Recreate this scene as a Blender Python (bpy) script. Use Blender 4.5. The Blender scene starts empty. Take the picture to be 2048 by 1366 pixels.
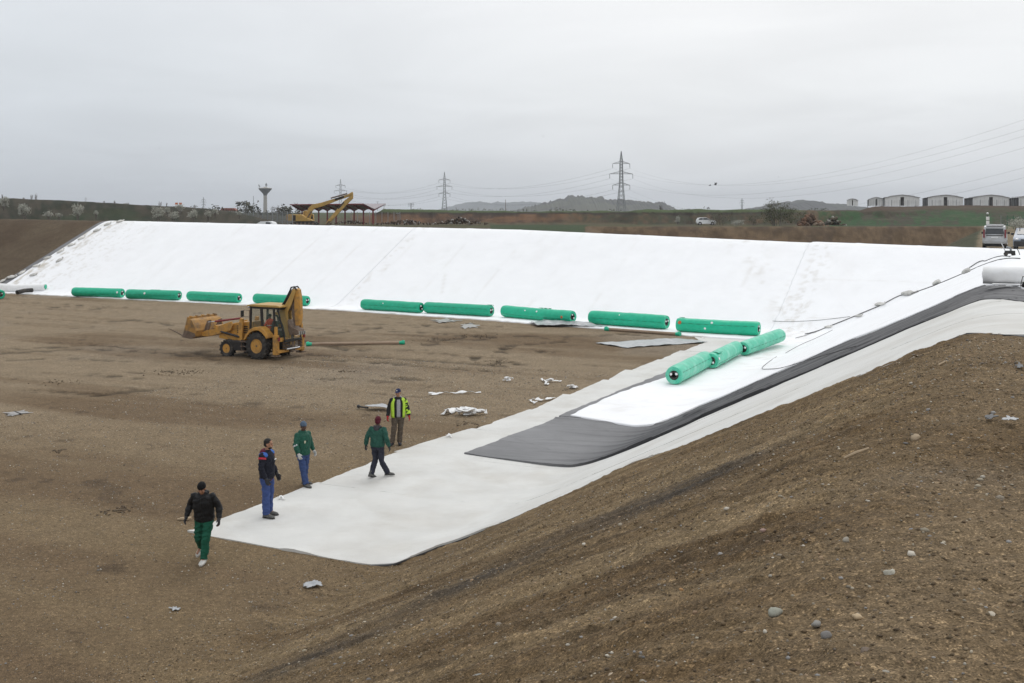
import bpy, bmesh, math, random
import numpy as np
from mathutils import Vector, Matrix

# ------------------------------------------------------------------ camera, sky, light, exposure
SC = bpy.context.scene
COL = SC.collection
F, CX, HY, CAMZ = 2200.0, 1024.0, 425.0, 7.5        # focal length and horizon in photograph pixels (2048 wide)
cam = bpy.data.cameras.new('camera')
cam_ob = bpy.data.objects.new('camera', cam); COL.objects.link(cam_ob)
cam_ob.location = (0, 0, CAMZ); cam_ob.rotation_euler = (math.pi/2, 0, 0)
cam.sensor_width = 36.0; cam.lens = 36.0*F/2048.0
cam.shift_y = -(683.0-HY)/2048.0
cam.clip_start = 0.2; cam.clip_end = 40000
SC.camera = cam_ob

W = bpy.data.worlds.new('World'); SC.world = W; W.use_nodes = True
nt = W.node_tree; nt.nodes.clear()
def N(tree, kind, **kw):
    n = tree.nodes.new(kind)
    for k, v in kw.items():
        if k == 'inp':
            for a, b in v.items(): n.inputs[a].default_value = b
        else: setattr(n, k, v)
    return n
out = N(nt, 'ShaderNodeOutputWorld'); bg1 = N(nt, 'ShaderNodeBackground'); bg2 = N(nt, 'ShaderNodeBackground')
sky = N(nt, 'ShaderNodeTexSky', sky_type='NISHITA'); sky.sun_disc = False
SUN_EL, SUN_AZ = math.radians(52), math.radians(20)     # azimuth measured from +Y towards +X
sky.sun_elevation = SUN_EL; sky.sun_rotation = SUN_AZ
bg1.inputs[1].default_value = 0.05
nt.links.new(sky.outputs[0], bg1.inputs[0])
tc = N(nt, 'ShaderNodeTexCoord'); sep = N(nt, 'ShaderNodeSeparateXYZ'); nt.links.new(tc.outputs['Generated'], sep.inputs[0])
# overcast deck: brighter overhead, bluish grey low down, broken into soft banks that flatten to the horizon
rampz = N(nt, 'ShaderNodeValToRGB'); nt.links.new(sep.outputs[2], rampz.inputs[0])
e = rampz.color_ramp.elements
e[0].position = 0.0; e[0].color = (0.74, 0.765, 0.79, 1)
e[1].position = 1.0; e[1].color = (1.22, 1.22, 1.22, 1)
for p, c in ((0.05, (0.78, 0.795, 0.81, 1)), (0.11, (0.86, 0.87, 0.875, 1)), (0.20, (0.93, 0.93, 0.93, 1)), (0.45, (0.96, 0.96, 0.96, 1))):
    q = e.new(p); q.color = c
mz = N(nt, 'ShaderNodeMath', operation='ADD', inp={1: 0.10}); nt.links.new(sep.outputs[2], mz.inputs[0])
dx = N(nt, 'ShaderNodeMath', operation='DIVIDE'); dy = N(nt, 'ShaderNodeMath', operation='DIVIDE')
nt.links.new(sep.outputs[0], dx.inputs[0]); nt.links.new(mz.outputs[0], dx.inputs[1])
nt.links.new(sep.outputs[1], dy.inputs[0]); nt.links.new(mz.outputs[0], dy.inputs[1])
cmb = N(nt, 'ShaderNodeCombineXYZ'); nt.links.new(dx.outputs[0], cmb.inputs[0]); nt.links.new(dy.outputs[0], cmb.inputs[1])
n1 = N(nt, 'ShaderNodeTexNoise', inp={'Scale': 0.75, 'Detail': 6.0, 'Roughness': 0.52, 'Distortion': 0.5}); nt.links.new(cmb.outputs[0], n1.inputs['Vector'])
r1 = N(nt, 'ShaderNodeMapRange', inp={1: 0.30, 2: 0.70, 3: 0.93, 4: 1.06}); nt.links.new(n1.outputs[0], r1.inputs[0])
# the left of the sky is heavier (darker, bluer cloud)
mx = N(nt, 'ShaderNodeMapRange', inp={1: -0.46, 2: 0.20, 3: 0.0, 4: 1.0}); mx.interpolation_type = 'SMOOTHSTEP'
nt.links.new(sep.outputs[0], mx.inputs[0])
side = N(nt, 'ShaderNodeMixRGB', blend_type='MIX', inp={1: (0.78, 0.815, 0.855, 1), 2: (1.005, 1.012, 1.02, 1)})
nt.links.new(mx.outputs[0], side.inputs[0])
m1 = N(nt, 'ShaderNodeMixRGB', blend_type='MULTIPLY', inp={0: 1.0}); nt.links.new(rampz.outputs[0], m1.inputs[1]); nt.links.new(side.outputs[0], m1.inputs[2])
m2 = N(nt, 'ShaderNodeVectorMath', operation='SCALE'); nt.links.new(m1.outputs[0], m2.inputs[0]); nt.links.new(r1.outputs[0], m2.inputs['Scale'])
nt.links.new(m2.outputs[0], bg2.inputs[0]); bg2.inputs[1].default_value = 1.09
mixs = N(nt, 'ShaderNodeMixShader', inp={0: 0.96}); nt.links.new(bg1.outputs[0], mixs.inputs[1]); nt.links.new(bg2.outputs[0], mixs.inputs[2])
nt.links.new(mixs.outputs[0], out.inputs[0])

sl = bpy.data.lights.new('sun', 'SUN'); sl.energy = 0.7; sl.angle = math.radians(30); sl.color = (1.0, 0.97, 0.93)
so = bpy.data.objects.new('sun', sl); COL.objects.link(so)
sd = Vector((math.sin(SUN_AZ)*math.cos(SUN_EL), math.cos(SUN_AZ)*math.cos(SUN_EL), math.sin(SUN_EL)))
so.rotation_euler = (-sd).to_track_quat('-Z', 'Y').to_euler()
SC.view_settings.view_transform = 'Standard'; SC.view_settings.look = 'None'
SC.view_settings.exposure = 0.0; SC.view_settings.gamma = 1.0; SC.view_settings.use_curve_mapping = False
SC.cycles.max_bounces = 6; SC.cycles.volume_bounces = 0
SC.cycles.use_denoising = True

# ------------------------------------------------------------------ noise
def _h(ix, iy, seed):
    n = (ix.astype(np.int64)*374761393 + iy.astype(np.int64)*668265263 + seed*144269) & 0xffffffff
    n = ((n ^ (n >> 13))*1274126177) & 0xffffffff
    n = ((n ^ (n >> 16))*2246822519) & 0xffffffff
    return ((n ^ (n >> 15)) & 0xffffff)/16777215.0
def vn(x, y, seed=0):
    x = np.asarray(x, float); y = np.asarray(y, float)
    ix, iy = np.floor(x), np.floor(y); fx, fy = x-ix, y-iy
    fx = fx*fx*fx*(fx*(fx*6-15)+10); fy = fy*fy*fy*(fy*(fy*6-15)+10)
    a, b, c, d = _h(ix, iy, seed), _h(ix+1, iy, seed), _h(ix, iy+1, seed), _h(ix+1, iy+1, seed)
    return ((a*(1-fx)+b*fx)*(1-fy)+(c*(1-fx)+d*fx)*fy)*2-1
def fbm(x, y, o=4, seed=0, g=0.5):
    s = 0; a = 1.0; t = 0
    for k in range(o):
        s = s+a*vn(x*2.03**k+17.3*k, y*2.03**k-9.1*k, seed+k); t += a; a *= g
    return s/t
def sstep(a, b, x):
    t = np.clip((x-a)/(b-a), 0, 1); return t*t*(3-2*t)

# ------------------------------------------------------------------ the lie of the land
TH = math.radians(64.0); CU, SU = math.cos(TH), math.sin(TH)
def to_uv(X, Y): return CU*X+SU*Y, SU*X-CU*Y          # u runs along the right-hand bank, v across it
def to_xy(u, v): return CU*u+SU*v, SU*u-CU*v
def ramp(t, k=0.022):
    return k*(np.logaddexp(0, t/k)-np.logaddexp(0, (t-1)/k))
def farh(v): return np.interp(v, [-120, -86, -41, -16, -2.4], [6.9, 6.57, 5.97, 5.23, 4.87])
def fartoe(v): return np.interp(v, [-100, -40, -14, 20], [72.6, 72.3, 69.3, 68.0])
def gz(X, Y):
    X = np.asarray(X, float); Y = np.asarray(Y, float)
    u, v = to_uv(X, Y)
    zc = 5.47-0.010*np.clip(u-20, 0, 70)
    vc = -1.17-0.020*np.clip(u-20, 0, 70)
    hr = zc*ramp((v+12.2)/(vc+12.2), 0.030)
    ut = fartoe(v); zf = farh(v)
    hf = zf*ramp((u-ut)/12.0)
    hl = 6.9*ramp((-112-v)/12.0)
    hp = np.maximum(np.maximum(hr, hf), hl)
    Yp = np.maximum(Y, 1.0); p = np.clip(X/Yp*F+CX, -3000, 5000)
    base = np.interp(p, [560, 800, 1170], [5.1, 5.0, 4.65])
    dyke = np.interp(p, [-1500, 0, 120, 244, 388, 450, 520, 600], [10.5, 9.75, 9.4, 8.85, 8.25, 7.75, 6.6, 5.0])
    rough = fbm(X*0.05, Y*0.05, 4, 5)
    hb = base
    hb = np.maximum(hb, base+(dyke-base)*sstep(146+6*rough, 172+6*rough, Y))
    mt = np.interp(p, [715, 767, 805, 881, 932, 1020, 1200, 1300, 1500, 1640, 3000], [5.0, 8.3, 8.2, 7.98, 7.86, 7.8, 7.65, 7.95, 8.1, 7.9, 7.9])
    mt = mt+0.28*rough+0.25*fbm(p*0.02, Y*0.0, 3, 9)
    mb = (238+26*fbm(p*0.006, 0*p, 3, 21)+9*fbm(p*0.03, Y*0.02, 3, 22))
    hb = np.maximum(hb, base+(mt-base)*sstep(mb, mb+20, Y))
    rb = 4.5*sstep(1635, 1760, p+0*Y)
    hb = np.maximum(hb, base+rb*sstep(200, 292, Y)*(1+0.06*rough))
    plain = 4.6+2.6*sstep(300, 480, Y)
    hb = np.where(p < 740, np.maximum(hb, plain), hb)
    vv = v+7.0+2.0*sstep(90, 190, u)
    d = np.minimum(np.minimum(190-Y, u-(ut+17)), np.minimum(-vv, X-(12+1.5*rough)))
    hb = hb-7.0*ramp(d*0.5/7.0, 0.02)
    w = sstep(0, 9, u-(ut+14.5))
    far = 1-sstep(700, 3000, np.hypot(X, Y))*0.0
    z = hp*(1-w)+hb*w*far
    return np.where(Y > 0, z, hp)
def soft_noise(X, Y, cover):
    u, v = to_uv(X, Y); r = np.hypot(X, Y)
    slope = sstep(-13.6, -12.2, v)*(1-sstep(-2.4, -0.4, v))*(1-sstep(64, 68, u))
    n = 0.028*fbm(X*0.35, Y*0.35, 4, 1)+0.012*fbm(X*2.1, Y*2.1, 3, 2)
    n = n+slope*(0.075*fbm(u*0.9+0.15*v, v*0.16, 5, 3)+0.040*fbm(u*4.0+0.5*v, v*0.8, 5, 4)+0.022*fbm(u*9+v, v*2.2, 3, 14))
    near = 1-sstep(14, 40, r)
    top = sstep(-3.2, -0.6, v)*(u < 70)
    cl = fbm(X*3.1, Y*3.1, 4, 6)
    n = n+near*(0.030*np.maximum(cl, 0)**1.3+0.016*fbm(X*9, Y*9, 4, 7))*(0.6+slope+top)
    n = n+top*0.05*fbm(X*0.7, Y*0.7, 3, 8)
    return n*(1-cover)
_Ys = np.concatenate([np.geomspace(2.5, 140, 5000), np.geomspace(140.1, 900, 2500)])
def hit(px, py, off=0.0):
    """world point on the ground seen at a photograph pixel"""
    dX = (px-CX)/F; dZ = -(py-HY)/F
    z = CAMZ+dZ*_Ys; g = gz(dX*_Ys, _Ys)+off
    i = np.argmax(z < g)
    if not (z < g).any(): i = len(_Ys)-1
    a, b = _Ys[i-1], _Ys[i]
    for _ in range(30):
        m = (a+b)/2
        if CAMZ+dZ*m < gz(dX*m, m)+off: b = m
        else: a = m
    Y = (a+b)/2
    return Vector((dX*Y, Y, float(gz(dX*Y, Y))))
def at(px, py, Y): return Vector(((px-CX)/F*Y, Y, CAMZ-(py-HY)/F*Y))
def huv(px, py):
    p = hit(px, py); return to_uv(p.x, p.y)

# ------------------------------------------------------------------ materials
def mat(name, col, rough=0.8, var=0.12, scale=6.0, bump=0.0, bscale=30.0, metal=0.0, dirt=None, dscale=2.5, damt=0.5, spec=0.4, attr=None):
    m = bpy.data.materials.new(name); m.use_nodes = True
    t = m.node_tree; b = t.nodes['Principled BSDF']
    b.inputs['Roughness'].default_value = rough; b.inputs['Metallic'].default_value = metal
    b.inputs['Specular IOR Level'].default_value = spec
    co = N(t, 'ShaderNodeTexCoord')
    n = N(t, 'ShaderNodeTexNoise', inp={'Scale': scale, 'Detail': 6.0, 'Roughness': 0.6}); t.links.new(co.outputs['Object'], n.inputs['Vector'])
    mr = N(t, 'ShaderNodeMapRange', inp={1: 0.3, 2: 0.7, 3: 1-var, 4: 1+var}); t.links.new(n.outputs[0], mr.inputs[0])
    if attr:
        src = N(t, 'ShaderNodeAttribute', attribute_name=attr).outputs['Color']
    else:
        src = N(t, 'ShaderNodeRGB'); src.outputs[0].default_value = (*col, 1); src = src.outputs[0]
    if dirt:
        dn = N(t, 'ShaderNodeTexNoise', inp={'Scale': dscale, 'Detail': 8.0, 'Roughness': 0.65, 'Distortion': 0.4}); t.links.new(co.outputs['Object'], dn.inputs['Vector'])
        dr = N(t, 'ShaderNodeMapRange', inp={1: 0.45, 2: 0.68, 3: 0.0, 4: damt}); t.links.new(dn.outputs[0], dr.inputs[0])
        mxn = N(t, 'ShaderNodeMixRGB', inp={2: (*dirt, 1)}); t.links.new(dr.outputs[0], mxn.inputs[0]); t.links.new(src, mxn.inputs[1]); src = mxn.outputs[0]
    vs = N(t, 'ShaderNodeVectorMath', operation='SCALE'); t.links.new(src, vs.inputs[0]); t.links.new(mr.outputs[0], vs.inputs['Scale'])
    t.links.new(vs.outputs[0], b.inputs['Base Color'])
    if bump:
        bn = N(t, 'ShaderNodeTexNoise', inp={'Scale': bscale, 'Detail': 5.0}); t.links.new(co.outputs['Object'], bn.inputs['Vector'])
        bp = N(t, 'ShaderNodeBump', inp={'Strength': min(1.0, bump), 'Distance': 0.03}); t.links.new(bn.outputs[0], bp.inputs['Height']); t.links.new(bp.outputs[0], b.inputs['Normal'])
    return m
def vary(m, amt):
    t = m.node_tree; b = t.nodes['Principled BSDF']; l = b.inputs['Base Color'].links[0]; src = l.from_socket; oi = N(t, 'ShaderNodeObjectInfo'); r = N(t, 'ShaderNodeMapRange', inp={3: 1-amt, 4: 1+amt}); t.links.new(oi.outputs['Random'], r.inputs[0])
    v = N(t, 'ShaderNodeVectorMath', operation='SCALE'); t.links.new(src, v.inputs[0]); t.links.new(r.outputs[0], v.inputs['Scale']); t.links.new(v.outputs[0], b.inputs['Base Color'])
def glassy(name, col, alpha=0.55):
    m = mat(name, col, 0.08, 0.02, spec=0.7)
    m.node_tree.nodes['Principled BSDF'].inputs['Alpha'].default_value = alpha
    return m
M = dict(
    top_white=mat('white_geotextile', (0.86, 0.865, 0.875), 0.9, 0.025, 0.6, 0.25, 4.0, attr='soil'), cloth_white=mat('white_cloth', (0.80, 0.80, 0.80), 0.9, 0.05, 2, 0.25, 9.0, dirt=(0.62, 0.60, 0.55), damt=0.3),
    off_white=mat('grey_white_geotextile', (0.60, 0.595, 0.57), 0.7, 0.06, 0.8, 0.25, 6.0, dirt=(0.44, 0.41, 0.36), dscale=0.5, damt=0.45),
    black=mat('black_geomembrane', (0.04, 0.04, 0.042), 0.55, 0.08, 1.5, 0.15, 5.0, spec=0.35, attr='soil'),
    poly=mat('grey_translucent_film', (0.33, 0.34, 0.35), 0.35, 0.15, 3, 0.5, 8.0, dirt=(0.5, 0.5, 0.49), dscale=1.8, damt=0.6),
    green=mat('green_wrapping_film', (0.006, 0.43, 0.245), 0.38, 0.10, 3, 0.35, 7.0, dirt=(0.035, 0.48, 0.31), dscale=2.0, damt=0.4),
    green_pale=mat('dusty_green_wrapping_film', (0.07, 0.50, 0.33), 0.4, 0.12, 3, 0.35, 7.0, dirt=(0.30, 0.62, 0.50), dscale=1.5, damt=0.7),
    green_dark=mat('green_film_crease', (0.004, 0.16, 0.085), 0.5, 0.1),
    white=mat('white_plastic', (0.82, 0.82, 0.82), 0.5, 0.04),
    dark=mat('dark_rubber', (0.022, 0.021, 0.02), 0.75, 0.2, 8, 0.4, 40, dirt=(0.12, 0.10, 0.08), dscale=4, damt=0.5),
    orange=mat('orange_label', (0.55, 0.13, 0.03), 0.6, 0.2),
    yellow=mat('worn_yellow_paint', (0.52, 0.265, 0.052), 0.55, 0.15, 4, dirt=(0.19, 0.125, 0.065), dscale=3, damt=0.85), bucketpaint=mat('scraped_bucket_paint', (0.38, 0.20, 0.05), 0.6, 0.2, 5, dirt=(0.13, 0.09, 0.055), dscale=2.2, damt=1.0),
    yellow2=mat('pale_yellow_paint', (0.48, 0.30, 0.085), 0.5, 0.12, 2, dirt=(0.26, 0.17, 0.07), dscale=1.2, damt=0.5),
    rust=mat('rusty_dirty_steel', (0.13, 0.09, 0.065), 0.75, 0.25, 6, 0.4, 20, dirt=(0.22, 0.17, 0.13), dscale=5, damt=0.8),
    blackpaint=mat('black_paint', (0.018, 0.018, 0.019), 0.4, 0.2, 5, dirt=(0.07, 0.06, 0.05), dscale=4, damt=0.4),
    steel=mat('bright_steel', (0.55, 0.55, 0.56), 0.25, 0.1, metal=0.9),
    galv=mat('galvanised_steel', (0.25, 0.26, 0.27), 0.6, 0.1, metal=0.2),
    glass=glassy('cab_glass', (0.16, 0.24, 0.20), 0.22),
    carglass=mat('car_glass', (0.02, 0.025, 0.03), 0.08, 0.1, spec=0.8),
    silver=mat('silver_car_paint', (0.52, 0.53, 0.54), 0.3, 0.05, metal=0.15, dirt=(0.35, 0.32, 0.28), dscale=1.5, damt=0.5),
    carwhite=mat('white_car_paint', (0.78, 0.79, 0.80), 0.3, 0.03),
    bluegrey=mat('blue_grey_car_paint', (0.20, 0.23, 0.28), 0.3, 0.05, metal=0.2),
    red=mat('red_painted_steel', (0.20, 0.03, 0.035), 0.5, 0.1), lampred=mat('red_lamp_lens', (0.20, 0.03, 0.035), 0.25, 0.1),
    concrete=mat('pale_concrete', (0.36, 0.34, 0.31), 0.85, 0.12, 2, dirt=(0.24, 0.23, 0.21), damt=0.4),
    cladding=mat('white_shed_cladding', (0.76, 0.77, 0.76), 0.6, 0.05, 0.5, dirt=(0.60, 0.59, 0.56), dscale=0.3, damt=0.5),
    shedroof=mat('grey_shed_roof', (0.33, 0.335, 0.34), 0.6, 0.08, 0.5),
    shelterroof=mat('dull_pinkish_sheet_roof', (0.36, 0.32, 0.33), 0.6, 0.08, 0.5),
    opening=mat('dark_interior', (0.035, 0.032, 0.03), 0.9, 0.1),
    cardboard=mat('brown_cardboard', (0.34, 0.25, 0.18), 0.85, 0.1, 4, dirt=(0.24, 0.18, 0.13), damt=0.5),
    soil=mat('bare_gravelly_soil', (0.2, 0.15, 0.1), 0.95, 0.15, spec=0.15, attr='soil'),
    stone=mat('pebble', (0.3, 0.28, 0.25), 0.85, 0.15, 12, 0.3, 40, attr='tint', spec=0.25),
    boulder=mat('rounded_stone', (0.30, 0.285, 0.25), 0.85, 0.22, 9, 0.5, 25, dirt=(0.17, 0.13, 0.09), dscale=6, damt=0.6, spec=0.25),
    bark=mat('twig_bark', (0.17, 0.15, 0.135), 0.9, 0.2), leaf=mat('spring_foliage', (0.075, 0.085, 0.04), 0.8, 0.35, 0.9, attr='tint'),
    blossom=mat('white_blossom', (0.42, 0.42, 0.37), 0.8, 0.1, attr='tint'),
    hill=mat('wooded_hillside', (0.06, 0.065, 0.045), 0.95, 0.2, 0.01, attr='tint', spec=0.1),
    cement=mat('dark_concrete', (0.08, 0.08, 0.08), 0.85, 0.15),
    sandbag=mat('woven_sandbag', (0.56, 0.55, 0.52), 0.9, 0.2, 5, 0.4, 20), rope=mat('dark_rope', (0.10, 0.10, 0.10), 0.9),
    skin=mat('tanned_skin', (0.36, 0.19, 0.12), 0.55, 0.1, 20), skin2=mat('dark_brown_skin', (0.085, 0.042, 0.026), 0.55, 0.1, 20),
    hair=mat('black_hair', (0.012, 0.010, 0.009), 0.7), eye=mat('eye', (0.02, 0.015, 0.012), 0.3),
    wood=mat('pale_split_wood', (0.38, 0.29, 0.19), 0.85, 0.2, 10), bird=mat('black_feathers', (0.012, 0.012, 0.013), 0.7),
    mud=mat('dark_mud_clod', (0.105, 0.077, 0.050), 0.95, 0.3, 8, 0.8, 20), puddle=mat('shallow_puddle_water', (0.26, 0.24, 0.22), 0.38, 0.1, spec=0.9),
    tile=mat('red_roof_tile', (0.22, 0.07, 0.05), 0.8), greenmesh=mat('green_wire', (0.02, 0.12, 0.07), 0.6),
)
for k_ in ('green', 'green_pale', 'sandbag', 'cladding'): vary(M[k_], .12)
def cloth(name, col=(), rough=0.9, var=0.18, sc=14):
    if name not in M: M[name] = mat(name, col, rough, var, sc, 0.4, 30, spec=0.2)
    return M[name]
# soil gets grain at several sizes on top of its own colour, and a fine bump
t = M['soil'].node_tree; b = t.nodes['Principled BSDF']
co = N(t, 'ShaderNodeTexCoord')
def tn(sc, det, mp=None):
    n = N(t, 'ShaderNodeTexNoise', inp={'Scale': sc, 'Detail': det, 'Roughness': 0.7})
    t.links.new((mp or co).outputs[0 if mp else 'Object'], n.inputs['Vector']); return n
ga, gb, gc = tn(1.1, 9), tn(9, 6), tn(55, 3)
def mra(n, a, b_, lo, hi):
    r = N(t, 'ShaderNodeMapRange', inp={1: a, 2: b_, 3: lo, 4: hi}); t.links.new(n.outputs[0], r.inputs[0]); return r
ra, rb_, rc = mra(ga, .3, .7, .84, 1.16), mra(gb, .32, .68, .72, 1.28), mra(gc, .3, .7, .6, 1.4)
def cells(sc, lo, hi, dark, light):
    vv = N(t, 'ShaderNodeTexVoronoi', inp={'Scale': sc, 'Randomness': 1.0}); t.links.new(co.outputs['Object'], vv.inputs['Vector'])
    sp = N(t, 'ShaderNodeSeparateColor'); t.links.new(vv.outputs['Color'], sp.inputs[0])
    cr = N(t, 'ShaderNodeValToRGB'); t.links.new(sp.outputs[0], cr.inputs[0]); cr.color_ramp.interpolation = 'CONSTANT'; ee = cr.color_ramp.elements
    ee[0].position = 0; ee[0].color = (dark,)*3+(1,); ee[1].position = hi; ee[1].color = (light,)*3+(1,); q = ee.new(lo); q.color = (1, 1, 1, 1); q = ee.new((lo+hi)/2); q.color = (.9, .9, .9, 1)
    return cr
c1, c2 = cells(40, .10, .95, .80, 1.55), cells(110, .20, .90, .62, 1.6)
cm = N(t, 'ShaderNodeMath', operation='MULTIPLY'); t.links.new(c1.outputs[0], cm.inputs[0]); t.links.new(c2.outputs[0], cm.inputs[1])
mm = N(t, 'ShaderNodeMath', operation='MULTIPLY'); t.links.new(ra.outputs[0], mm.inputs[0]); t.links.new(rb_.outputs[0], mm.inputs[1])
mo = N(t, 'ShaderNodeMath', operation='MULTIPLY'); t.links.new(mm.outputs[0], mo.inputs[0]); t.links.new(rc.outputs[0], mo.inputs[1])
mn = N(t, 'ShaderNodeMath', operation='MULTIPLY'); t.links.new(mo.outputs[0], mn.inputs[0]); t.links.new(cm.outputs[0], mn.inputs[1])
at_ = N(t, 'ShaderNodeAttribute', attribute_name='soil')
vs = N(t, 'ShaderNodeVectorMath', operation='SCALE'); t.links.new(at_.outputs['Color'], vs.inputs[0]); t.links.new(mn.outputs[0], vs.inputs['Scale'])
t.links.new(vs.outputs[0], b.inputs['Base Color'])
ad = N(t, 'ShaderNodeMath', operation='ADD'); ms = N(t, 'ShaderNodeMath', operation='MULTIPLY', inp={1: 0.35})
t.links.new(gc.outputs[0], ms.inputs[0]); t.links.new(gb.outputs[0], ad.inputs[0]); t.links.new(ms.outputs[0], ad.inputs[1])
bp = N(t, 'ShaderNodeBump', inp={'Strength': 0.75, 'Distance': 0.05}); t.links.new(ad.outputs[0], bp.inputs['Height']); t.links.new(bp.outputs[0], b.inputs['Normal'])
b.inputs['Roughness'].default_value = 0.95; b.inputs['Specular IOR Level'].default_value = 0.15

# ------------------------------------------------------------------ mesh helpers
class MB:
    """collects boxes, bars, tubes and prisms and links them as ONE mesh object"""
    def __init__(s, M4=None): s.v = []; s.f = []; s.T = M4 or Matrix.Identity(4)
    def add(s, vs, fs):
        o = len(s.v); s.v += [tuple(s.T @ Vector(p)) for p in vs]; s.f += [tuple(i+o for i in f) for f in fs]; return s
    def box(s, x0, x1, y0, y1, z0, z1):
        return s.add([(x0, y0, z0), (x1, y0, z0), (x1, y1, z0), (x0, y1, z0), (x0, y0, z1), (x1, y0, z1), (x1, y1, z1), (x0, y1, z1)],
                     [(0, 3, 2, 1), (4, 5, 6, 7), (0, 1, 5, 4), (1, 2, 6, 5), (2, 3, 7, 6), (3, 0, 4, 7)])
    def prism(s, prof, y0, y1, axis='y', scale1=1.0):
        n = len(prof)
        def P(a, b_, y): return {'y': (a, y, b_), 'x': (y, a, b_), 'z': (a, b_, y)}[axis]
        vs = [P(a, b_, y0) for a, b_ in prof]+[P(a, b_, y1) for a, b_ in prof]
        return s.add(vs, [tuple(range(n))[::-1], tuple(range(n, 2*n))]+[(i, (i+1) % n, n+(i+1) % n, n+i) for i in range(n)])
    def tube(s, pts, r, n=8, r2=None, cap=True, sx=1.0):
        pts = [Vector(p) for p in pts]; m = len(pts); rs = r if isinstance(r, (list, tuple)) else [r+((r2 if r2 is not None else r)-r)*i/max(1, m-1) for i in range(m)]
        vs = []; up = None
        for i, p in enumerate(pts):
            d = (pts[min(i+1, m-1)]-pts[max(i-1, 0)]).normalized()
            if up is None: up = Vector((0, 0, 1)) if abs(d.z) < 0.9 else Vector((0, 1, 0))
            a = d.cross(up).normalized(); b_ = a.cross(d).normalized(); up = b_
            for k in range(n):
                an = 2*math.pi*k/n; vs.append(p+a*math.cos(an)*rs[i]*sx+b_*math.sin(an)*rs[i])
        fs = [(i*n+k, i*n+(k+1) % n, (i+1)*n+(k+1) % n, (i+1)*n+k) for i in range(m-1) for k in range(n)]
        if cap: fs += [tuple(range(n))[::-1], tuple(range((m-1)*n, m*n))]
        return s.add(vs, fs)
    def bar(s, a, b_, w): return s.tube([a, b_], w*0.7071, 4)
    def ball(s, c, rx, ry=None, rz=None, n=10, R=None):
        ry = ry or rx; rz = rz or rx; vs = []; c = Vector(c); h = n//2+1
        for i in range(1, h):
            for k in range(n):
                a = math.pi*i/h; b_ = 2*math.pi*k/n; q = Vector((rx*math.sin(a)*math.cos(b_), ry*math.sin(a)*math.sin(b_), rz*math.cos(a)))
                vs.append(c+(R @ q if R else q))
        q = Vector((0, 0, rz)); q = R @ q if R else q
        vs += [c+q, c-q]; L = (h-1)*n
        fs = [(i*n+k, (i+1)*n+k, (i+1)*n+(k+1) % n, i*n+(k+1) % n) for i in range(h-2) for k in range(n)]
        fs += [(L, k, (k+1) % n) for k in range(n)]+[(L+1, (h-2)*n+(k+1) % n, (h-2)*n+k) for k in range(n)]
        return s.add(vs, fs)
    def loft(s, rings, n=16, cap=True):
        """rings: (centre, x axis vector, y axis vector) ellipses"""
        vs = []
        for c, ax, ay in rings:
            c, ax, ay = Vector(c), Vector(ax), Vector(ay)
            vs += [c+ax*math.cos(2*math.pi*k/n)+ay*math.sin(2*math.pi*k/n) for k in range(n)]
        m = len(rings)
        fs = [(i*n+k, i*n+(k+1) % n, (i+1)*n+(k+1) % n, (i+1)*n+k) for i in range(m-1) for k in range(n)]
        if cap: fs += [tuple(range(n))[::-1], tuple(range((m-1)*n, m*n))]
        return s.add(vs, fs)
    def build(s, name, m, parent=None, smooth=None, bevel=0):
        me = bpy.data.meshes.new(name); me.from_pydata(s.v, [], s.f); me.update()
        if smooth is not None:
            me.shade_smooth(); me.set_sharp_from_angle(angle=math.radians(smooth))
        o = bpy.data.objects.new(name, me); COL.objects.link(o); me.materials.append(m)
        if parent is not None: o.parent = parent
        if bevel:
            bv = o.modifiers.new('bevel', 'BEVEL'); bv.width = bevel; bv.segments = 2; bv.limit_method = 'ANGLE'
        return o
def tag(o, label=None, cat=None, group=None, kind=None):
    if label: o['label'] = label
    if cat: o['category'] = cat
    if group: o['group'] = group
    if kind: o['kind'] = kind
    return o
def empty(name, loc, rz=0, label=None, cat=None, group=None):
    o = bpy.data.objects.new(name, None); COL.objects.link(o); o.location = loc; o.rotation_euler = (0, 0, rz); o.empty_display_size = 0.3
    return tag(o, label, cat, group)
def copy_tree(o, parent=None, share=None):
    c = o.copy(); COL.objects.link(c)
    if parent is not None: c.parent = parent
    for ch in [x for x in KIDS.get(o.name, [])] if False else list(o.children): copy_tree(ch, c)
    return c
def np_mesh(name, co, faces, m, attr=None, attr_name='soil', smooth=True):
    me = bpy.data.meshes.new(name); nv = len(co); nf = len(faces); k = faces.shape[1]
    me.vertices.add(nv); me.vertices.foreach_set('co', np.ascontiguousarray(co, dtype=np.float32).ravel())
    me.loops.add(nf*k); me.loops.foreach_set('vertex_index', faces.astype(np.int32).ravel())
    me.polygons.add(nf); me.polygons.foreach_set('loop_start', np.arange(0, nf*k, k, dtype=np.int32)); me.polygons.foreach_set('loop_total', np.full(nf, k, dtype=np.int32))
    if smooth: me.polygons.foreach_set('use_smooth', np.ones(nf, dtype=bool))
    me.update(calc_edges=True)
    if attr is not None:
        a = me.color_attributes.new(attr_name, 'FLOAT_COLOR', 'POINT')
        a.data.foreach_set('color', np.c_[attr, np.ones(nv)].astype(np.float32).ravel())
    me.materials.append(m); me.validate()
    o = bpy.data.objects.new(name, me); COL.objects.link(o); return o
def grid_faces(n, m):
    i, j = np.meshgrid(np.arange(n-1), np.arange(m-1), indexing='ij'); a = (i*m+j).ravel()
    return np.stack([a, a+1, a+m+1, a+m], 1)
def gzf(x, y): return float(gz(x, y))

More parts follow.
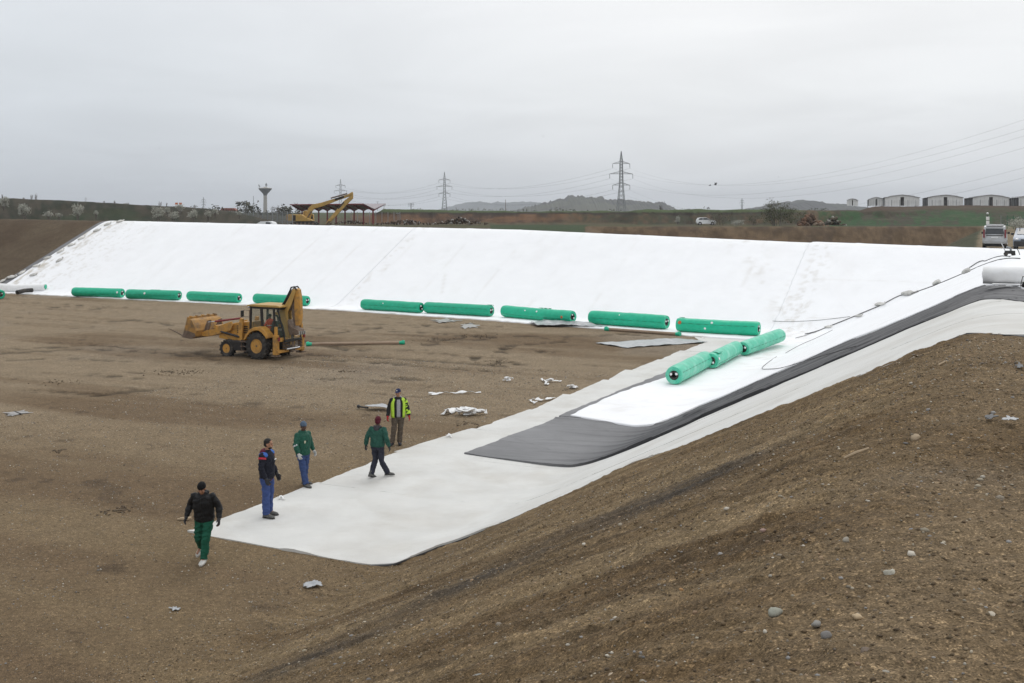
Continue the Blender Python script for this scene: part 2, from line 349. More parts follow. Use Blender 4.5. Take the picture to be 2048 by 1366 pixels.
# ------------------------------------------------------------------ ground sheet
near_px = [(375, 1065), (740, 1130), (790, 1127), (880, 1092), (1000, 1047), (1090, 1009), (1266, 928), (1400, 882), (1448, 862), (1635, 784.5), (1770, 733), (1870, 692), (1934, 666.5), (1980, 668), (2048, 673)]
NEAR = sorted([huv(*q)[::-1] for q in near_px])           # (v, u) of the near edge of the lowest cloth
def near_u(v): return np.interp(v, [a for a, _ in NEAR], [b_ for _, b_ in NEAR])
fe_px = [(10, 587), (59, 589), (137, 593), (254, 599), (400, 606), (545, 614), (700, 623), (944, 639), (1054, 648), (1200, 658), (1300, 667), (1439, 677)]
FEDGE = sorted([huv(*q)[::-1] for q in fe_px])
def far_u(v): return np.interp(v, [a for a, _ in FEDGE], [b_ for _, b_ in FEDGE])
def cover(u, v):
    a = sstep(-18.2, -17.9, v)*sstep(0, 0.12, u-near_u(v)-0.08)*(u < 86)
    b_ = sstep(-91.5, -91.0, v)*sstep(0, 0.3, u-far_u(v)-0.1)*(u < 86)
    return np.clip(np.maximum(a, b_), 0, 1)
TRACKS = [[(620, 655), (700, 662), (800, 664), (880, 680), (960, 672), (1000, 674)], [(850, 690), (905, 684), (990, 675), (1060, 672), (1100, 678)],
          [(1000, 702), (1010, 695), (1022, 692)], [(1000, 702), (1015, 706)], [(1062, 699), (1075, 701), (1102, 706)], [(943, 720), (952, 714), (975, 711)],
          [(1005, 724), (1010, 718), (1030, 714)], [(1008, 722), (1030, 728), (1052, 729)], [(970, 722), (995, 729), (1010, 733)], [(1140, 672), (1120, 684), (1060, 688), (1000, 690)],
          [(160, 610), (205, 608), (212, 614), (190, 619)], [(60, 612), (110, 614), (160, 616)], [(330, 742), (360, 745), (385, 742)], [(150, 748), (230, 752), (270, 757)], [(340, 740), (300, 746), (270, 744)],
          [(20, 720), (120, 716), (250, 722)], [(850, 665), (930, 672), (1010, 668)], [(600, 680), (700, 700), (850, 700)], [(1165, 672), (1250, 668), (1290, 672)],
          [(100, 650), (260, 640), (340, 650)], [(640, 760), (760, 752), (880, 765)], [(60, 780), (200, 790), (330, 775)], [(620, 672), (760, 655), (900, 655)], [(0, 700), (180, 690), (340, 700), (430, 712)], [(0, 706), (180, 697), (340, 708), (425, 720)], [(600, 716), (760, 726), (980, 742)], [(600, 708), (780, 716), (990, 730)], [(30, 860), (200, 840), (420, 850)], [(700, 648), (850, 650), (960, 657)]]
def soil_colour(X, Y, Z):
    u, v = to_uv(X, Y); p = np.clip(X/np.maximum(Y, 1)*F+CX, -2000, 4000)
    C = lambda *c: np.array(c)[None, :]
    mixc = lambda a, b_, w: a+(b_-a)*np.clip(w, 0, 1)[:, None]
    n_a = fbm(u*0.22, v*0.045, 4, 31); n_b = fbm(X*0.10, Y*0.10, 4, 32); n_c = fbm(X*1.3, Y*1.3, 4, 33); n_d = fbm(u*1.5, v*0.12, 4, 34)
    col = mixc(C(.190, .136, .077)+0*X[:, None], C(.250, .192, .126), sstep(24, 50, Y)+0.35*n_b)
    col = mixc(col, C(.152, .104, .060), .9*sstep(0.0, 0.42, n_a)+0.45*sstep(.1, .5, n_d)*sstep(30, 60, Y))
    col = mixc(col, C(.28, .235, .18), 0.5*sstep(0.1, 0.6, -n_b)*sstep(35, 60, Y))
    col = mixc(col, C(.06, .042, .028), 0.5*sstep(0.30, 0.55, n_c)*sstep(0.0, 0.4, n_d))
    # raked bank on the right
    st = fbm(u*1.7+0.25*v, v*0.10, 5, 41); s2 = fbm(u*5.5+0.9*v, v*0.45, 4, 42)
    bank = mixc(C(.138, .092, .048)+0*X[:, None], C(.235, .170, .096), 0.5+1.1*st)
    s5 = fbm(u*13+2.0*v, v*.9, 3, 47); bank = bank*(1+.30*s5*(1-sstep(30, 45, Y)))[:, None]
    bank = mixc(bank, C(.062, .043, .026), sstep(.12, .6, s2)*0.55)
    band = np.exp(-((u-13.6-0.80*np.minimum(0, v+5)+.9*st)/1.5)**2)*sstep(-11.5, -8.5, v)*(1-sstep(-3.6, -2.4, v))
    bank = mixc(bank, C(.068, .058, .048), 0.72*band*(0.75+0.9*fbm(u*2, v*.5, 4, 43)))
    top = mixc(C(.138, .093, .049)+0*X[:, None], C(.205, .148, .087), 0.5+0.9*fbm(X*.6, Y*.6, 4, 44))
    top = mixc(top, C(.17, .15, .125), 0.5*sstep(.25, .6, fbm(X*.25, Y*.25, 3, 45)))
    w = sstep(-13.6, -12.2, v)*(u < 72)
    col = mixc(col, bank, w)
    col = mixc(col, top, sstep(-2.2, -0.6, v+0.5*st)*(u < 72))
    # bare far bank on the left
    lb = mixc(C(.088, .062, .040)+0*X[:, None], C(.125, .095, .062), 0.5+0.9*fbm(X*.3, Y*.3, 4, 46))
    col = mixc(col, lb, sstep(71, 73, u)*(v < -60))
    # land behind
    back = sstep(0, 2, u-(fartoe(v)+14.0))
    g = fbm(p*0.035, Z*0.6, 4, 51); g2 = fbm(X*0.07, Y*0.07, 4, 52); g3 = fbm(X*.4, Y*.4, 4, 53)
    base = mixc(C(.075, .080, .035)+0*X[:, None], C(.085, .062, .040), 0.5+1.2*g2)
    dy_ = mixc(C(.030, .033, .022)+0*X[:, None], C(.060, .052, .038), 0.5+1.8*fbm(p*.08, Z*1.2, 5, 57))
    dy_ = mixc(dy_, C(.030, .048, .022), 0.6*sstep(.1, .4, g2))
    base = mixc(base, dy_, (p < 590)*sstep(140, 150, Y))
    exc = mixc(C(.12, .070, .042)+0*X[:, None], C(.050, .034, .025), 0.5+1.1*g+1.3*fbm(p*.12, Z*3.5, 5, 58))
    exc = mixc(exc, C(.155, .085, .045), sstep(.1, .45, fbm(p*.012, Z*.5, 3, 54)))
    exc = mixc(exc, C(.048, .056, .034), sstep(1070, 1180, p+60*g)*(.6+.6*fbm(p*.1, Z*2, 4, 59)))
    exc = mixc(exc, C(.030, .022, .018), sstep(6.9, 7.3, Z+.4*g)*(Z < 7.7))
    exc = mixc(exc, C(.07, .095, .040), sstep(7.45, 7.65, Z+.15*g))
    base = mixc(base, exc, (p > 700)*(p < 1660)*sstep(205, 225, Y)*sstep(4.85, 5.3, Z+.3*g))
    base = mixc(base, C(.032, .06, .024), (p > 980)*(p < 1175)*(Y < 220)*0.8)
    soil2 = mixc(C(.080, .054, .031)+0*X[:, None], C(.145, .10, .060), 0.5+.7*g3+1.1*fbm(p*.10, Z*3.2, 5, 60))
    soil2 = mixc(soil2, C(.07, .05, .035), sstep(.1, .5, g)*.6)
    soil2 = mixc(soil2, C(.052, .060, .032), sstep(1870, 1960, p-3.5*(Y-175)+60*g+40*g3)*sstep(.45, .75, (Z+1)/6+.35*g3)*(p < 1990)*.85)
    base = mixc(base, soil2, (p > 1170)*(Y < 196)*(Y > 60))
    rbk = mixc(C(.030, .072, .025)+0*X[:, None], C(.055, .047, .032), sstep(-.2, .4, fbm(p*.03, Y*.04, 5, 55)+.5*fbm(p*.2, Y*.3, 3, 56)))
    rbk = mixc(rbk, C(.075, .050, .034), sstep(7.3, 8.6, Z+.8*g2))
    rbk = mixc(rbk, C(.15, .09, .055), (1-sstep(1650, 1672, p+30*g))*sstep(1575, 1600, p+20*g)*(.35+.9*fbm(p*.15, Z*1.5, 4, 65)))
    rbk = mixc(rbk, C(.10, .095, .06), .45*sstep(.2, .5, g3))
    base = mixc(base, rbk, sstep(1580, 1640, p+25*g)*sstep(196, 204, Y))
    base = mixc(base, C(.21, .165, .105), sstep(1950, 1962, p-0.12*(Y-120)+4*g3)*(Y > 88)*(Y < 200))
    base = mixc(base, C(.07, .085, .045), sstep(330, 520, Y))
    col = mixc(col, base, back)
    return np.clip(col, 0.01, 1)
def build_ground():
    r = [0.6]
    while r[-1] < 130:
        q = r[-1]; r.append(q+max(0.03 if q < 14 else 0.02, min(q*q/7600.0, 1.6)) if q > 3 else q+0.12)
    while r[-1] < 420: r.append(r[-1]+1.3)
    while r[-1] < 12000: r.append(r[-1]*1.12)
    r = np.array(r)
    ang = np.concatenate([np.linspace(-180, -62, 24), np.linspace(-58, -30, 40), np.linspace(-29, 29, 980), np.linspace(30, 58, 40), np.linspace(62, 180, 24)])
    A, R = np.meshgrid(np.radians(ang), r, indexing='ij')
    X = (R*np.sin(A)).ravel(); Y = (R*np.cos(A)).ravel()
    Z = np.empty_like(X); Cc = np.empty((len(X), 3))
    for i in range(0, len(X), 200000):
        s = slice(i, i+200000); x, y = X[s], Y[s]; u, v = to_uv(x, y); cv = cover(u, v)
        g = gz(x, y); Z[s] = g+soft_noise(x, y, cv)*(1-sstep(300, 400, np.hypot(x, y)))-0.02*cv
        far = sstep(86, 100, u)*(1-sstep(400, 700, y)); Z[s] += far*0.12*fbm(x*.5, y*.5, 3, 12)
        Cc[s] = soil_colour(x, y, g)
    u, v = to_uv(X, Y); sel = np.where((u < 72) & (v < -12) & (Y > 40))[0]      # wheel ruts pressed into the floor
    for tr in TRACKS:
        P = [hit(*q) for q in tr]
        for a, b_ in zip(P[:-1], P[1:]):
            ax, ay, bx, by = a.x, a.y, b_.x, b_.y
            k = sel[(X[sel] > min(ax, bx)-1) & (X[sel] < max(ax, bx)+1) & (Y[sel] > min(ay, by)-1) & (Y[sel] < max(ay, by)+1)]
            dxx, dyy = bx-ax, by-ay; L = math.hypot(dxx, dyy); tt = np.clip(((X[k]-ax)*dxx+(Y[k]-ay)*dyy)/L/L, 0, 1)
            d = np.hypot(X[k]-ax-tt*dxx, Y[k]-ay-tt*dyy); wob = 0.35*fbm(X[k]*.8, Y[k]*.8, 3, 61)
            m_ = (1-sstep(.12, .45, np.abs(d+wob)))*sstep(-.35, .15, fbm(X[k]*1.6, Y[k]*1.6, 2, 62))
            Z[k] -= 0.05*m_; Cc[k] *= (1-0.50*m_)[:, None]
    o = np_mesh('ground', np.c_[X, Y, Z], grid_faces(len(ang), len(r))[:, ::-1], M['soil'], Cc)
    return tag(o, kind='structure')
build_ground()

def white_dirt_and_seams(X, Y, Z):
    """mud trodden and blown onto the white cloth: along its far left edge, in the corner, by the ropes; seam shading is painted in too, as faint dark lines"""
    u, v = to_uv(X, Y); c = np.tile(np.array([[.86, .864, .876]]), (len(X), 1)); n = fbm(u*.9, v*2.2, 4, 401); n2 = fbm(u*3, v*3, 3, 402); n3 = fbm(u*.25, v*.6, 4, 403)
    w = 1.1*np.exp(-((v+88.2-.16*(u-84))/2.0)**2)*sstep(.0, .45, n)+.35*np.exp(-((v+86)/4.5)**2)*sstep(.15, .5, n2)
    w = w+.3*np.exp(-((v+13.6+.55*np.maximum(0, u-69))/1.2)**2)*sstep(.05, .5, n+.5*n2)*(u > 55)+.06*sstep(.25, .6, n3)+.04*sstep(.3, .6, n2)
    w = w+.14*sstep(.3, .6, fbm(u*1.6, v*1.1, 3, 404))*(v > -16.5)*(u < 66)+.5*(1-sstep(.1, .5, u-far_u(v)))*(v < -18)*sstep(-.3, .3, n)
    br = sstep(-.35, .25, fbm(u*.7, v*.7, 3, 405)); far_ = v < -15.3  # panel seams: ridge shading lost in flat light, painted as thin darker lines
    for q in range(16): vq = -90.3+5.1*q; w = w+.16*far_*br*np.exp(-((v-vq-.12*fbm(u*.3, u*0+q, 2, 306))/.10)**2)
    for q in range(9): uq = 41+5.0*q; w = w+.16*(~far_)*br*np.exp(-((u-uq-.1*fbm(v*.3, v*0+q, 2, 90+q))/.09)**2)
    w = w+.30*np.exp(-((v+50.2+.9*fbm(u*.6, u*0, 3, 406))/.35)**2)*sstep(.0, .4, n2)+.25*np.exp(-((v+44+.45*(u-78))/.10)**2)*(u > 74.5)*(u < 77.5)+.28*np.exp(-((v+14.6)/.9)**2)*sstep(.1, .4, n2)*(u > 66)
    w = np.clip(w, 0, 1)[:, None]; return c*(1-w)+np.array([[.52, .48, .42]])*w

# ------------------------------------------------------------------ cloths and liners laid on the ground
def sheet(name, m, E0, E1, n, k, off, wr=0.01, seed=0, ends=None, label=None, group=None, lift=None, cat='ground sheet', wscale=(1.2, .35)):
    """ruled between edge curves E0 and E1 (each a list of (u,v)), draped on the land at height off, hemmed down at its rim"""
    def res(E, n):
        E = np.array(E, float); d = np.r_[0, np.cumsum(np.hypot(*np.diff(E, axis=0).T))]; t_ = np.linspace(0, d[-1], n)
        return np.c_[np.interp(t_, d, E[:, 0]), np.interp(t_, d, E[:, 1])]
    a, b_ = res(E0, n), res(E1, n); s = np.linspace(0, 1, k)[None, :, None]
    G = a[:, None, :]*(1-s)+b_[:, None, :]*s; U, V = G[..., 0], G[..., 1]
    U = U.copy(); V = V.copy(); jit = 0.035
    V[0] += jit*fbm(U[0]*1.5, U[0]*0+seed, 3, seed+1)*2
    U[:, 0] += jit*fbm(V[:, 0]*.8, V[:, 0]*0+seed, 3, seed+2)
    X, Y = to_xy(U, V); S, Tt = np.meshgrid(np.linspace(0, 1, k), np.linspace(0, 1, n))
    wz = wr*(fbm(U*wscale[0], V*wscale[1], 4, seed+3)+1.1*np.maximum(0, 1-np.abs(fbm(U*.5+.3*V, V*.12, 2, seed+4))*20)**2+.9*np.maximum(0, 1-np.abs(fbm(U*1.1-.2*V, V*.2, 2, seed+14))*26))
    Z = gz(X, Y)+off+np.maximum(wz, -off*.6)
    if lift is not None: Z += lift(U, V, S, Tt)
    # rim folded down to the ground
    def pad(A, dz=0): return np.pad(A, 1, mode='edge')
    X, Y, Zp = pad(X), pad(Y), pad(Z); gzp = gz(X, Y)-0.02
    rim = np.zeros_like(Zp, bool); rim[0] = rim[-1] = True; rim[:, 0] = rim[:, -1] = True
    Zp = np.where(rim, np.minimum(gzp-.01, Zp-.01), Zp)
    liner_tone = None
    if m.name.startswith('black'):      # paler grey where it lies flat, nearly black on the bank
        u_, v_ = to_uv(X.ravel(), Y.ravel()); w_ = np.clip((1-sstep(-13.6, -11.2, v_))*(.9+.35*fbm(u_*.6, v_*.3, 4, seed+9))+.22*sstep(-3, -1, v_)*(1+fbm(u_*2, v_*.2, 3, seed+8)), 0, 1.2)[:, None]; liner_tone = np.array([[.030, .030, .033]])*(1-w_)+np.array([[.165, .165, .170]])*w_
    o = np_mesh(name, np.c_[X.ravel(), Y.ravel(), Zp.ravel()], grid_faces(n+2, k+2), m, liner_tone, smooth=True)
    o.data.set_sharp_from_angle(angle=math.radians(50))
    return tag(o, label, cat, group)
CL = []
bnd = [19.8, 25.0, 29.4, 33.62, 37.8, 41.6, 46.0, 49.4, 53.6, 57.6, 61.6, 65.2]
va = [(-18.14, -18.27), (-18.16, -18.36), (-18.42, -18.0), (-17.83, -17.77), (-17.62, -18.0), (-17.7, -17.95), (-17.68, -18.17), (-17.8, -17.9), (-17.78, -17.95), (-17.72, -17.82), (-17.9, -19.6)]
words = ['nearest pale grey cloth strip, running from the floor corner up the brown bank', 'second pale grey cloth strip from the camera, beside the man in the green jacket',
         'third pale grey cloth strip, its upper part covered by the black liner', 'pale grey cloth strip whose end sits just left of the black liner',
         'pale grey cloth strip end beside the black liner far corner', 'pale grey cloth strip end with the stepped corner left of the nearest end roll',
         'pale grey cloth strip end left of the nearest green roll', 'pale grey cloth strip end with the sharp pointed step', 'pale grey cloth strip end left of the middle green roll',
         'pale grey cloth strip end beside the grey film on the floor', 'farthest pale grey cloth strip end, poking out under the long green roll']
for i in range(11):
    full = i < 4
    if i == 0: E0 = [(u, v) for v, u in NEAR]+[(20.0, 4.0)]
    else: E0 = [(bnd[i], va[i][0]), (bnd[i], 4.0 if full else -13.4)]
    E1 = [(bnd[i+1]+.12, va[i][1]), (bnd[i+1]+.12, 4.0 if full else -13.4)]
    if i == 0:
        def li(U, V, S, T): return 0.035*np.exp(-((S-.0)/.03)**2)*sstep(.15, .5, fbm(V*.6, V*0, 2, 7))
    else: li = None
    sheet('cloth_strip', M['off_white'], E0, E1, 320 if full else 60, 70 if full else 24, 0.009+0.002*(i % 2), 0.010, 100+i, label=words[i], group='pale grey cloth strips on the pit floor', lift=li)
lip = [(u-.05, v) for v, u in NEAR if v > -17.9]+[(19.95, 3.9)]
sheet('liner_sheet', M['black'], lip, [(u+.45, v) for u, v in lip], 320, 6, .004, .004, 190, label='thin dark strip under the near edge of the nearest pale strip')  # narrow black strip just outside the cloth edge, draws a dark line there
bn_px = [(927, 908), (990, 918), (1100, 933), (1145, 935), (1200, 922), (1286, 889), (1369, 853), (1400, 838), (1448, 818), (1635, 737.6), (1712, 705), (1814, 660), (1900, 625), (1962, 601), (2048, 605)]
BN = [huv(*q) for q in bn_px]+[(27.5, 4.0)]
def bl(U, V, S, T):
    fold = 0.06*np.exp(-(S/.05)**2)*sstep(-15.5, -13, V)*(1-sstep(-8, -5, V))
    cr = 0.0
    for q, (uu, sl_) in enumerate([(31.5, .10), (32.6, .05), (33.4, .18), (34.5, -.05), (30.4, .22), (35.3, .12)]):
        cr = cr+0.035*np.exp(-((U-uu-sl_*(V+13)*1.5-.25*fbm(V*.5, V*0+q, 2, 70+q))/.10)**2)*sstep(-15.8, -13.0, V)*(1-sstep(-11, -8, V))
    hem = 0.045*np.exp(-((U-36.55-.12*fbm(V*.6, V*0, 2, 77))/.09)**2)*(V < -12)
    rid = 0.02*sum(np.abs(fbm(S*8+q, V*.15, 2, 80+q)) < .07 for q in range(2))*(V > -11)
    return fold+cr+hem+rid
sheet('liner_sheet', M['black'], BN, [(39.5, -15.95), (40.5, -10), (41, 4.0)], 300, 200, 0.034, 0.014, 200, lift=bl, label='black plastic liner laid from the pit floor up the bank and over its crest', wscale=(2.2, .3))
sheet('liner_sheet', M['black'], [(37.0, -16.15), (37.0, -13.6)], [(53.0, -16.05), (53, -13.6)], 12, 120, 0.056, 0.012, 210, label='narrow dark liner edge showing between the pale strips and the white cover')
wn_px = [(1140, 834), (1290, 855), (1305, 853), (1400, 814), (1448, 795), (1577, 737.6), (1694, 686), (1761.5, 660), (1857, 620), (1943, 582.5), (1968, 574), (2048, 581)]
WN = [huv(*q) for q in wn_px]+[(33.5, 4.0)]
WN[1] = (36.2, -12.9)
def wl(U, V, S, T):
    r = 0.0
    for q in range(9):
        uu = 41.0+5.0*q
        r = r+0.012*np.exp(-((U-uu-.1*fbm(V*.3, V*0+q, 2, 90+q))/.07)**2)
    return r+0.03*np.exp(-((V-(-12.6+.3*fbm(U*.2, U*0, 2, 99)))/.25)**2)*0.5
wl_px = [(1140, 833), (1159, 822), (1198, 806), (1242, 788), (1325, 760), (1360, 741), (1440, 712), (1500, 690)]
WLE = [huv(*q) for q in wl_px]
# right-hand cover: two edges, near edge up the bank and a far edge in the corner; its floor edge follows WLE
def cover_right():
    n, k = 300, 320
    vv = np.linspace(0, 1, n); E = np.array(WN)[::1]
    d = np.r_[0, np.cumsum(np.hypot(*np.diff(E, axis=0).T))]; a = np.c_[np.interp(vv*d[-1], d, E[:, 0]), np.interp(vv*d[-1], d, E[:, 1])]
    U1 = 86.6; s = np.linspace(0, 1, k)[None, :]
    fl = np.interp(a[0, 0]+(U1-a[0, 0])*s[0], [q[0] for q in WLE]+[64, 68, 90], [q[1] for q in WLE]+[-15.3, -15.7, -15.7])
    U = a[:, :1]+(U1-a[:, :1])*s
    V0 = a[:, 1:2]; t = (V0-V0[0, 0])/(4.0-V0[0, 0]); V = fl[None, :]*(1-t)+4.0*t; V = V*np.minimum(1, s*14)+V0*(1-np.minimum(1, s*14))
    V[0] += .10*fbm(U[0]*1.2, U[0]*0, 4, 96)
    X, Y = to_xy(U, V); Z = gz(X, Y)+.085+0.010*fbm(U*.8, V*.4, 4, 97)+wl(U, V, s, t)+0.02*np.maximum(0, 1-np.abs(fbm(U*.35+.5*V, V*.2, 2, 98))*16)
    Xp, Yp, Zp = (np.pad(q, 1, mode='edge') for q in (X, Y, Z)); rim = np.zeros_like(Zp, bool); rim[0] = rim[-1] = True; rim[:, 0] = rim[:, -1] = True
    Zp = np.where(rim, gz(Xp, Yp)+.03, Zp)
    o = np_mesh('white_cover', np.c_[Xp.ravel(), Yp.ravel(), Zp.ravel()], grid_faces(n+2, k+2), M['top_white'], white_dirt_and_seams(Xp.ravel(), Yp.ravel(), Zp.ravel()))
    tag(o, 'bright white cloth cover over the right-hand bank beside the black liner', 'ground sheet', 'white cloth covers on the pit banks')
cover_right()
def farsheet(v0, v1, seed, label, off):
    n, k = 120, int((v1-v0)*4)
    V, T = np.meshgrid(np.linspace(v0, v1, k), np.linspace(0, 1, n)); lo = far_u(V)+.06*fbm(V*1.1, V*0, 4, seed); hi = fartoe(V)+12.9+.12*fbm(V*.5, V*0+3, 4, seed+1)
    U = lo+(hi-lo)*T
    if v0 < -80: V = V+2.0*T*(1-(V-v0)/(v1-v0))**14
    X, Y = to_xy(U, V)
    Z = gz(X, Y)+off+0.008*fbm(U*.5, V*.8, 4, seed+2)+0.022*np.maximum(0, 1-np.abs(fbm(V*.5+.12*U, U*.05, 2, seed+5))*18)
    for q in range(int((v1-v0)/5.1)+1):
        vq = v0+5.1*q; Z = Z+0.014*np.exp(-((V-vq-.12*fbm(U*.3, U*0+q, 2, seed+6))/.08)**2)
    Z = Z+0.05*np.exp(-((U-lo-.25)/.15)**2)*sstep(-.1, .4, fbm(V*.7, V*0, 3, seed+8))
    Xp, Yp, Zp = (np.pad(q, 1, mode='edge') for q in (X, Y, Z)); rim = np.zeros_like(Zp, bool); rim[0] = rim[-1] = True; rim[:, 0] = rim[:, -1] = True
    Zp = np.where(rim, gz(Xp, Yp)-.02, Zp)
    o = np_mesh('white_cover', np.c_[Xp.ravel(), Yp.ravel(), Zp.ravel()], grid_faces(n+2, k+2)[:, ::-1], M['top_white'], white_dirt_and_seams(Xp.ravel(), Yp.ravel(), Zp.ravel()))
    tag(o, label, 'ground sheet', 'white cloth covers on the pit banks')
farsheet(-90.3, -50.6, 300, 'left stretch of bright white cloth over the far bank, behind the loader', .05)
farsheet(-50.9, -15.2, 320, 'middle stretch of bright white cloth over the far bank, behind the row of rolls', .058)
# dark liner lip along the free left edge of the far cover
sheet('liner_sheet', M['black'], [(71.5, -91.2), (85.5, -88.9)], [(71.5, -89.8), (85.2, -87.8)], 60, 6, .02, .01, 340, label='dark liner lip along the far left edge of the white cover')

# ------------------------------------------------------------------ rolls of liner wrapped in green film
RG = random.Random(7)
def roll(c0, c1, r, m, label, cuffs=True, seed=0, stickers=(), sleeve=None, sag=0.0, group='green wrapped liner rolls'):
    """c0, c1: axis ends (c1 is the end that shows its core)"""
    c0, c1 = Vector(c0), Vector(c1); ax = c1-c0; L = ax.length; d = ax.normalized(); a = d.cross(Vector((0, 0, 1))).normalized(); b_ = a.cross(d).normalized()
    mid = (c0+c1)/2
    root = empty('liner_roll', (mid.x, mid.y, mid.z-r), 0, label, 'roll', group)
    root_loc = Vector((mid.x, mid.y, mid.z-r))
    n, k = 40, 28; vs = []
    for i in range(n+1):
        t_ = i/n; e_ = min(t_, 1-t_)*L; rr = r*(1-0.07*math.exp(-(e_/.03)**2)-0.02*math.exp(-(e_/.12)**2))
        for j in range(k):
            an = 2*math.pi*j/k
            q = rr*(1+0.026*float(vn(t_*L*1.6+seed*9, j*.9, seed))+0.012*float(vn(t_*L*6, math.sin(an)*3+seed, seed+1)))
            sg = -sag*4*t_*(1-t_)
            vs.append(c0+ax*t_+a*math.cos(an)*q+b_*(math.sin(an)*q+sg)-root_loc)
    fs = [(i*k+j, i*k+(j+1) % k, (i+1)*k+(j+1) % k, (i+1)*k+j) for i in range(n) for j in range(k)]
    # end discs: film folded over the rim onto the wound layers, open middle
    for end, dd in ((0, -1), (n, 1)):
        base = end*k; o = len(vs); cc = (c0 if end == 0 else c1)-root_loc
        for rr, push in ((0.84, .008), (0.53, -.012), (0.49, -.05)):
            for j in range(k):
                an = 2*math.pi*j/k; wv = 0.008*math.sin(an*9+seed)
                vs.append(cc+d*dd*(push+wv)+(a*math.cos(an)+b_*math.sin(an))*r*rr)
        for q, (s0, s1) in enumerate(((base, o), (o, o+k), (o+k, o+2*k))):
            for j in range(k):
                f = (s0+j, s0+(j+1) % k, s1+(j+1) % k, s1+j); fs.append(f if dd > 0 else f[::-1])
    mb = MB(); mb.add(vs, fs); mb.build('wrapping', m, root, smooth=50)
    for cc, dd in ((c0-root_loc, -1), (c1-root_loc, 1)):
        h = MB(); h.loft([(cc-d*dd*.30, a*r*.5, b_*r*.5), (cc-d*dd*.02, a*r*.5, b_*r*.5), (cc-d*dd*.02, a*r*.28, b_*r*.28), (cc-d*dd*.28, a*r*.26, b_*r*.26)], 20, False)
        core = h.build('core_tube', M['dark'], root, smooth=40)
        for an in ((0.4, 2.6) if seed % 2 else (1.2, 3.9)):
            pl = MB(); o_ = cc+d*dd*.005+(a*math.cos(an)+b_*math.sin(an))*r*.33
            pl.T = Matrix.Translation(o_) @ Matrix.Rotation(an, 4, 'Z'); pl.ball((0, 0, 0), .066, .05, .062, 6); pl.build('white_plug', M['white'], root)
    # printed crease line along the film
    cr = MB()
    an = -0.35+.35*(seed % 3); face = -1 if a.y > 0 else 1; q_s = np.linspace(.15, L-.15, 60)
    pts = [c0+d*s0+(a*face*math.cos(an)+b_*math.sin(an))*(r*1.008)-root_loc-Vector((0, 0, sag*4*(s0/L)*(1-s0/L))) for s0 in q_s]
    cr.tube(pts, [.013 if (k//3) % 2 else .004 for k in range(60)], 4)
    cr.build('printed_seam', M['green_dark'], root)
    if seed in (6, 8, 1, 5, 12):       # a loose flap of film lifting off the roll
        t0 = {6: .52, 8: .02, 1: .45, 5: .93, 12: .8}[seed]; fl = MB(); vs2, fs2 = [], []
        for i in range(9):
            for j_ in range(5):
                tt = t0+(i/8)*{5: .07, 8: .05}.get(seed, .14); an2 = 1.05+j_*.22; li_ = 1.0+(.03+.16*(j_/4)**2*(1+.6*math.sin(i*1.7+seed))); vs2.append(c0+ax*tt+(a*math.cos(an2+.4)+b_*math.sin(an2+.4))*r*li_-root_loc)
        fs2 = [(i*5+j_, i*5+j_+1, (i+1)*5+j_+1, (i+1)*5+j_) for i in range(8) for j_ in range(4)]; fl.add(vs2, fs2); fo = fl.build('loose_film', m, root, smooth=60); sm_ = fo.modifiers.new('t', 'SOLIDIFY'); sm_.thickness = .006
    for (s_, an, rad, mm) in stickers:
        face = -1 if a.y > 0 else 1
        nrm = (a*face*math.cos(an)+b_*math.sin(an)); p0 = c0+d*s_*L+nrm*r*.985-root_loc; st = MB(); st.loft([(p0, d*rad, nrm.cross(d)*rad), (p0+nrm*.03, d*rad*.8, nrm.cross(d)*rad*.8)], 10)
        st.build('sticker', M[mm], root)
    return root
far_rolls = [  # left px, right px of the bottoms, radius, stickers, label
    ((146, 592.5), (243, 595.5), .40, [(.95, .2, .1, 'white')], 'leftmost whole green roll of the far row, with printed dashes on its side'),
    ((254, 597.5), (357, 600.5), .41, [(.38, .3, .10, 'white')], 'green roll with a white patch, second whole roll from the left in the far row'),
    ((377, 601), (477, 606), .40, [], 'plain green roll just left of the loader in the far row'),
    ((510, 606.5), (614, 612), .40, [], 'green roll half hidden behind the raised digging arm'),
    ((726, 619), (842, 626.5), .40, [(.4, .5, .05, 'white')], 'green roll right of the loader touching the next roll end to end'),
    ((852, 626), (983, 633.5), .41, [], 'green roll whose left end touches its neighbour, torn film at its right end'),
    ((1008, 634), (1146, 646.5), .42, [(.54, .5, .07, 'white'), (.37, .5, .05, 'white'), (.9, -.1, .10, 'orange')], 'green roll with orange label at its right end, film under it'),
    ((1183, 648), (1335, 659), .45, [(.42, .7, .05, 'white')], 'smooth green roll between the orange labelled rolls in the far row'),
    ((1357, 663), (1520, 672), .43, [(.05, .4, .12, 'orange'), (.45, .6, .08, 'white'), (.37, -.3, .08, 'white')], 'rightmost green roll of the far row, orange label on it'),
]
for i, (a, b_, r, st, lab) in enumerate(far_rolls):
    p0, p1 = hit(*a, off=.08), hit(*b_, off=.08)
    roll((p0.x, p0.y+r*.6, p0.z+r+.07), (p1.x, p1.y+r*.6, p1.z+r+.07), r, M['green'], lab, seed=i, stickers=st, sag=0.03 if i in (6, 8) else 0)
def nroll(px0, y0, px1, Y1, zc, r, i, lab, st=()):
    p = hit(px0, y0, off=.09); c0 = Vector((p.x, p.y, p.z+r+.09)); c1 = Vector(((px1-CX)/F*Y1, Y1, zc)); roll(c1, c0, r, M['green_pale'], lab, seed=i, stickers=st, group='green rolls lying end to end at the foot of the right-hand bank')
nroll(1347.5, 769.5, 1412, 52.7, .48, .40, 11, 'nearest green roll at the foot of the right bank, open core facing us')
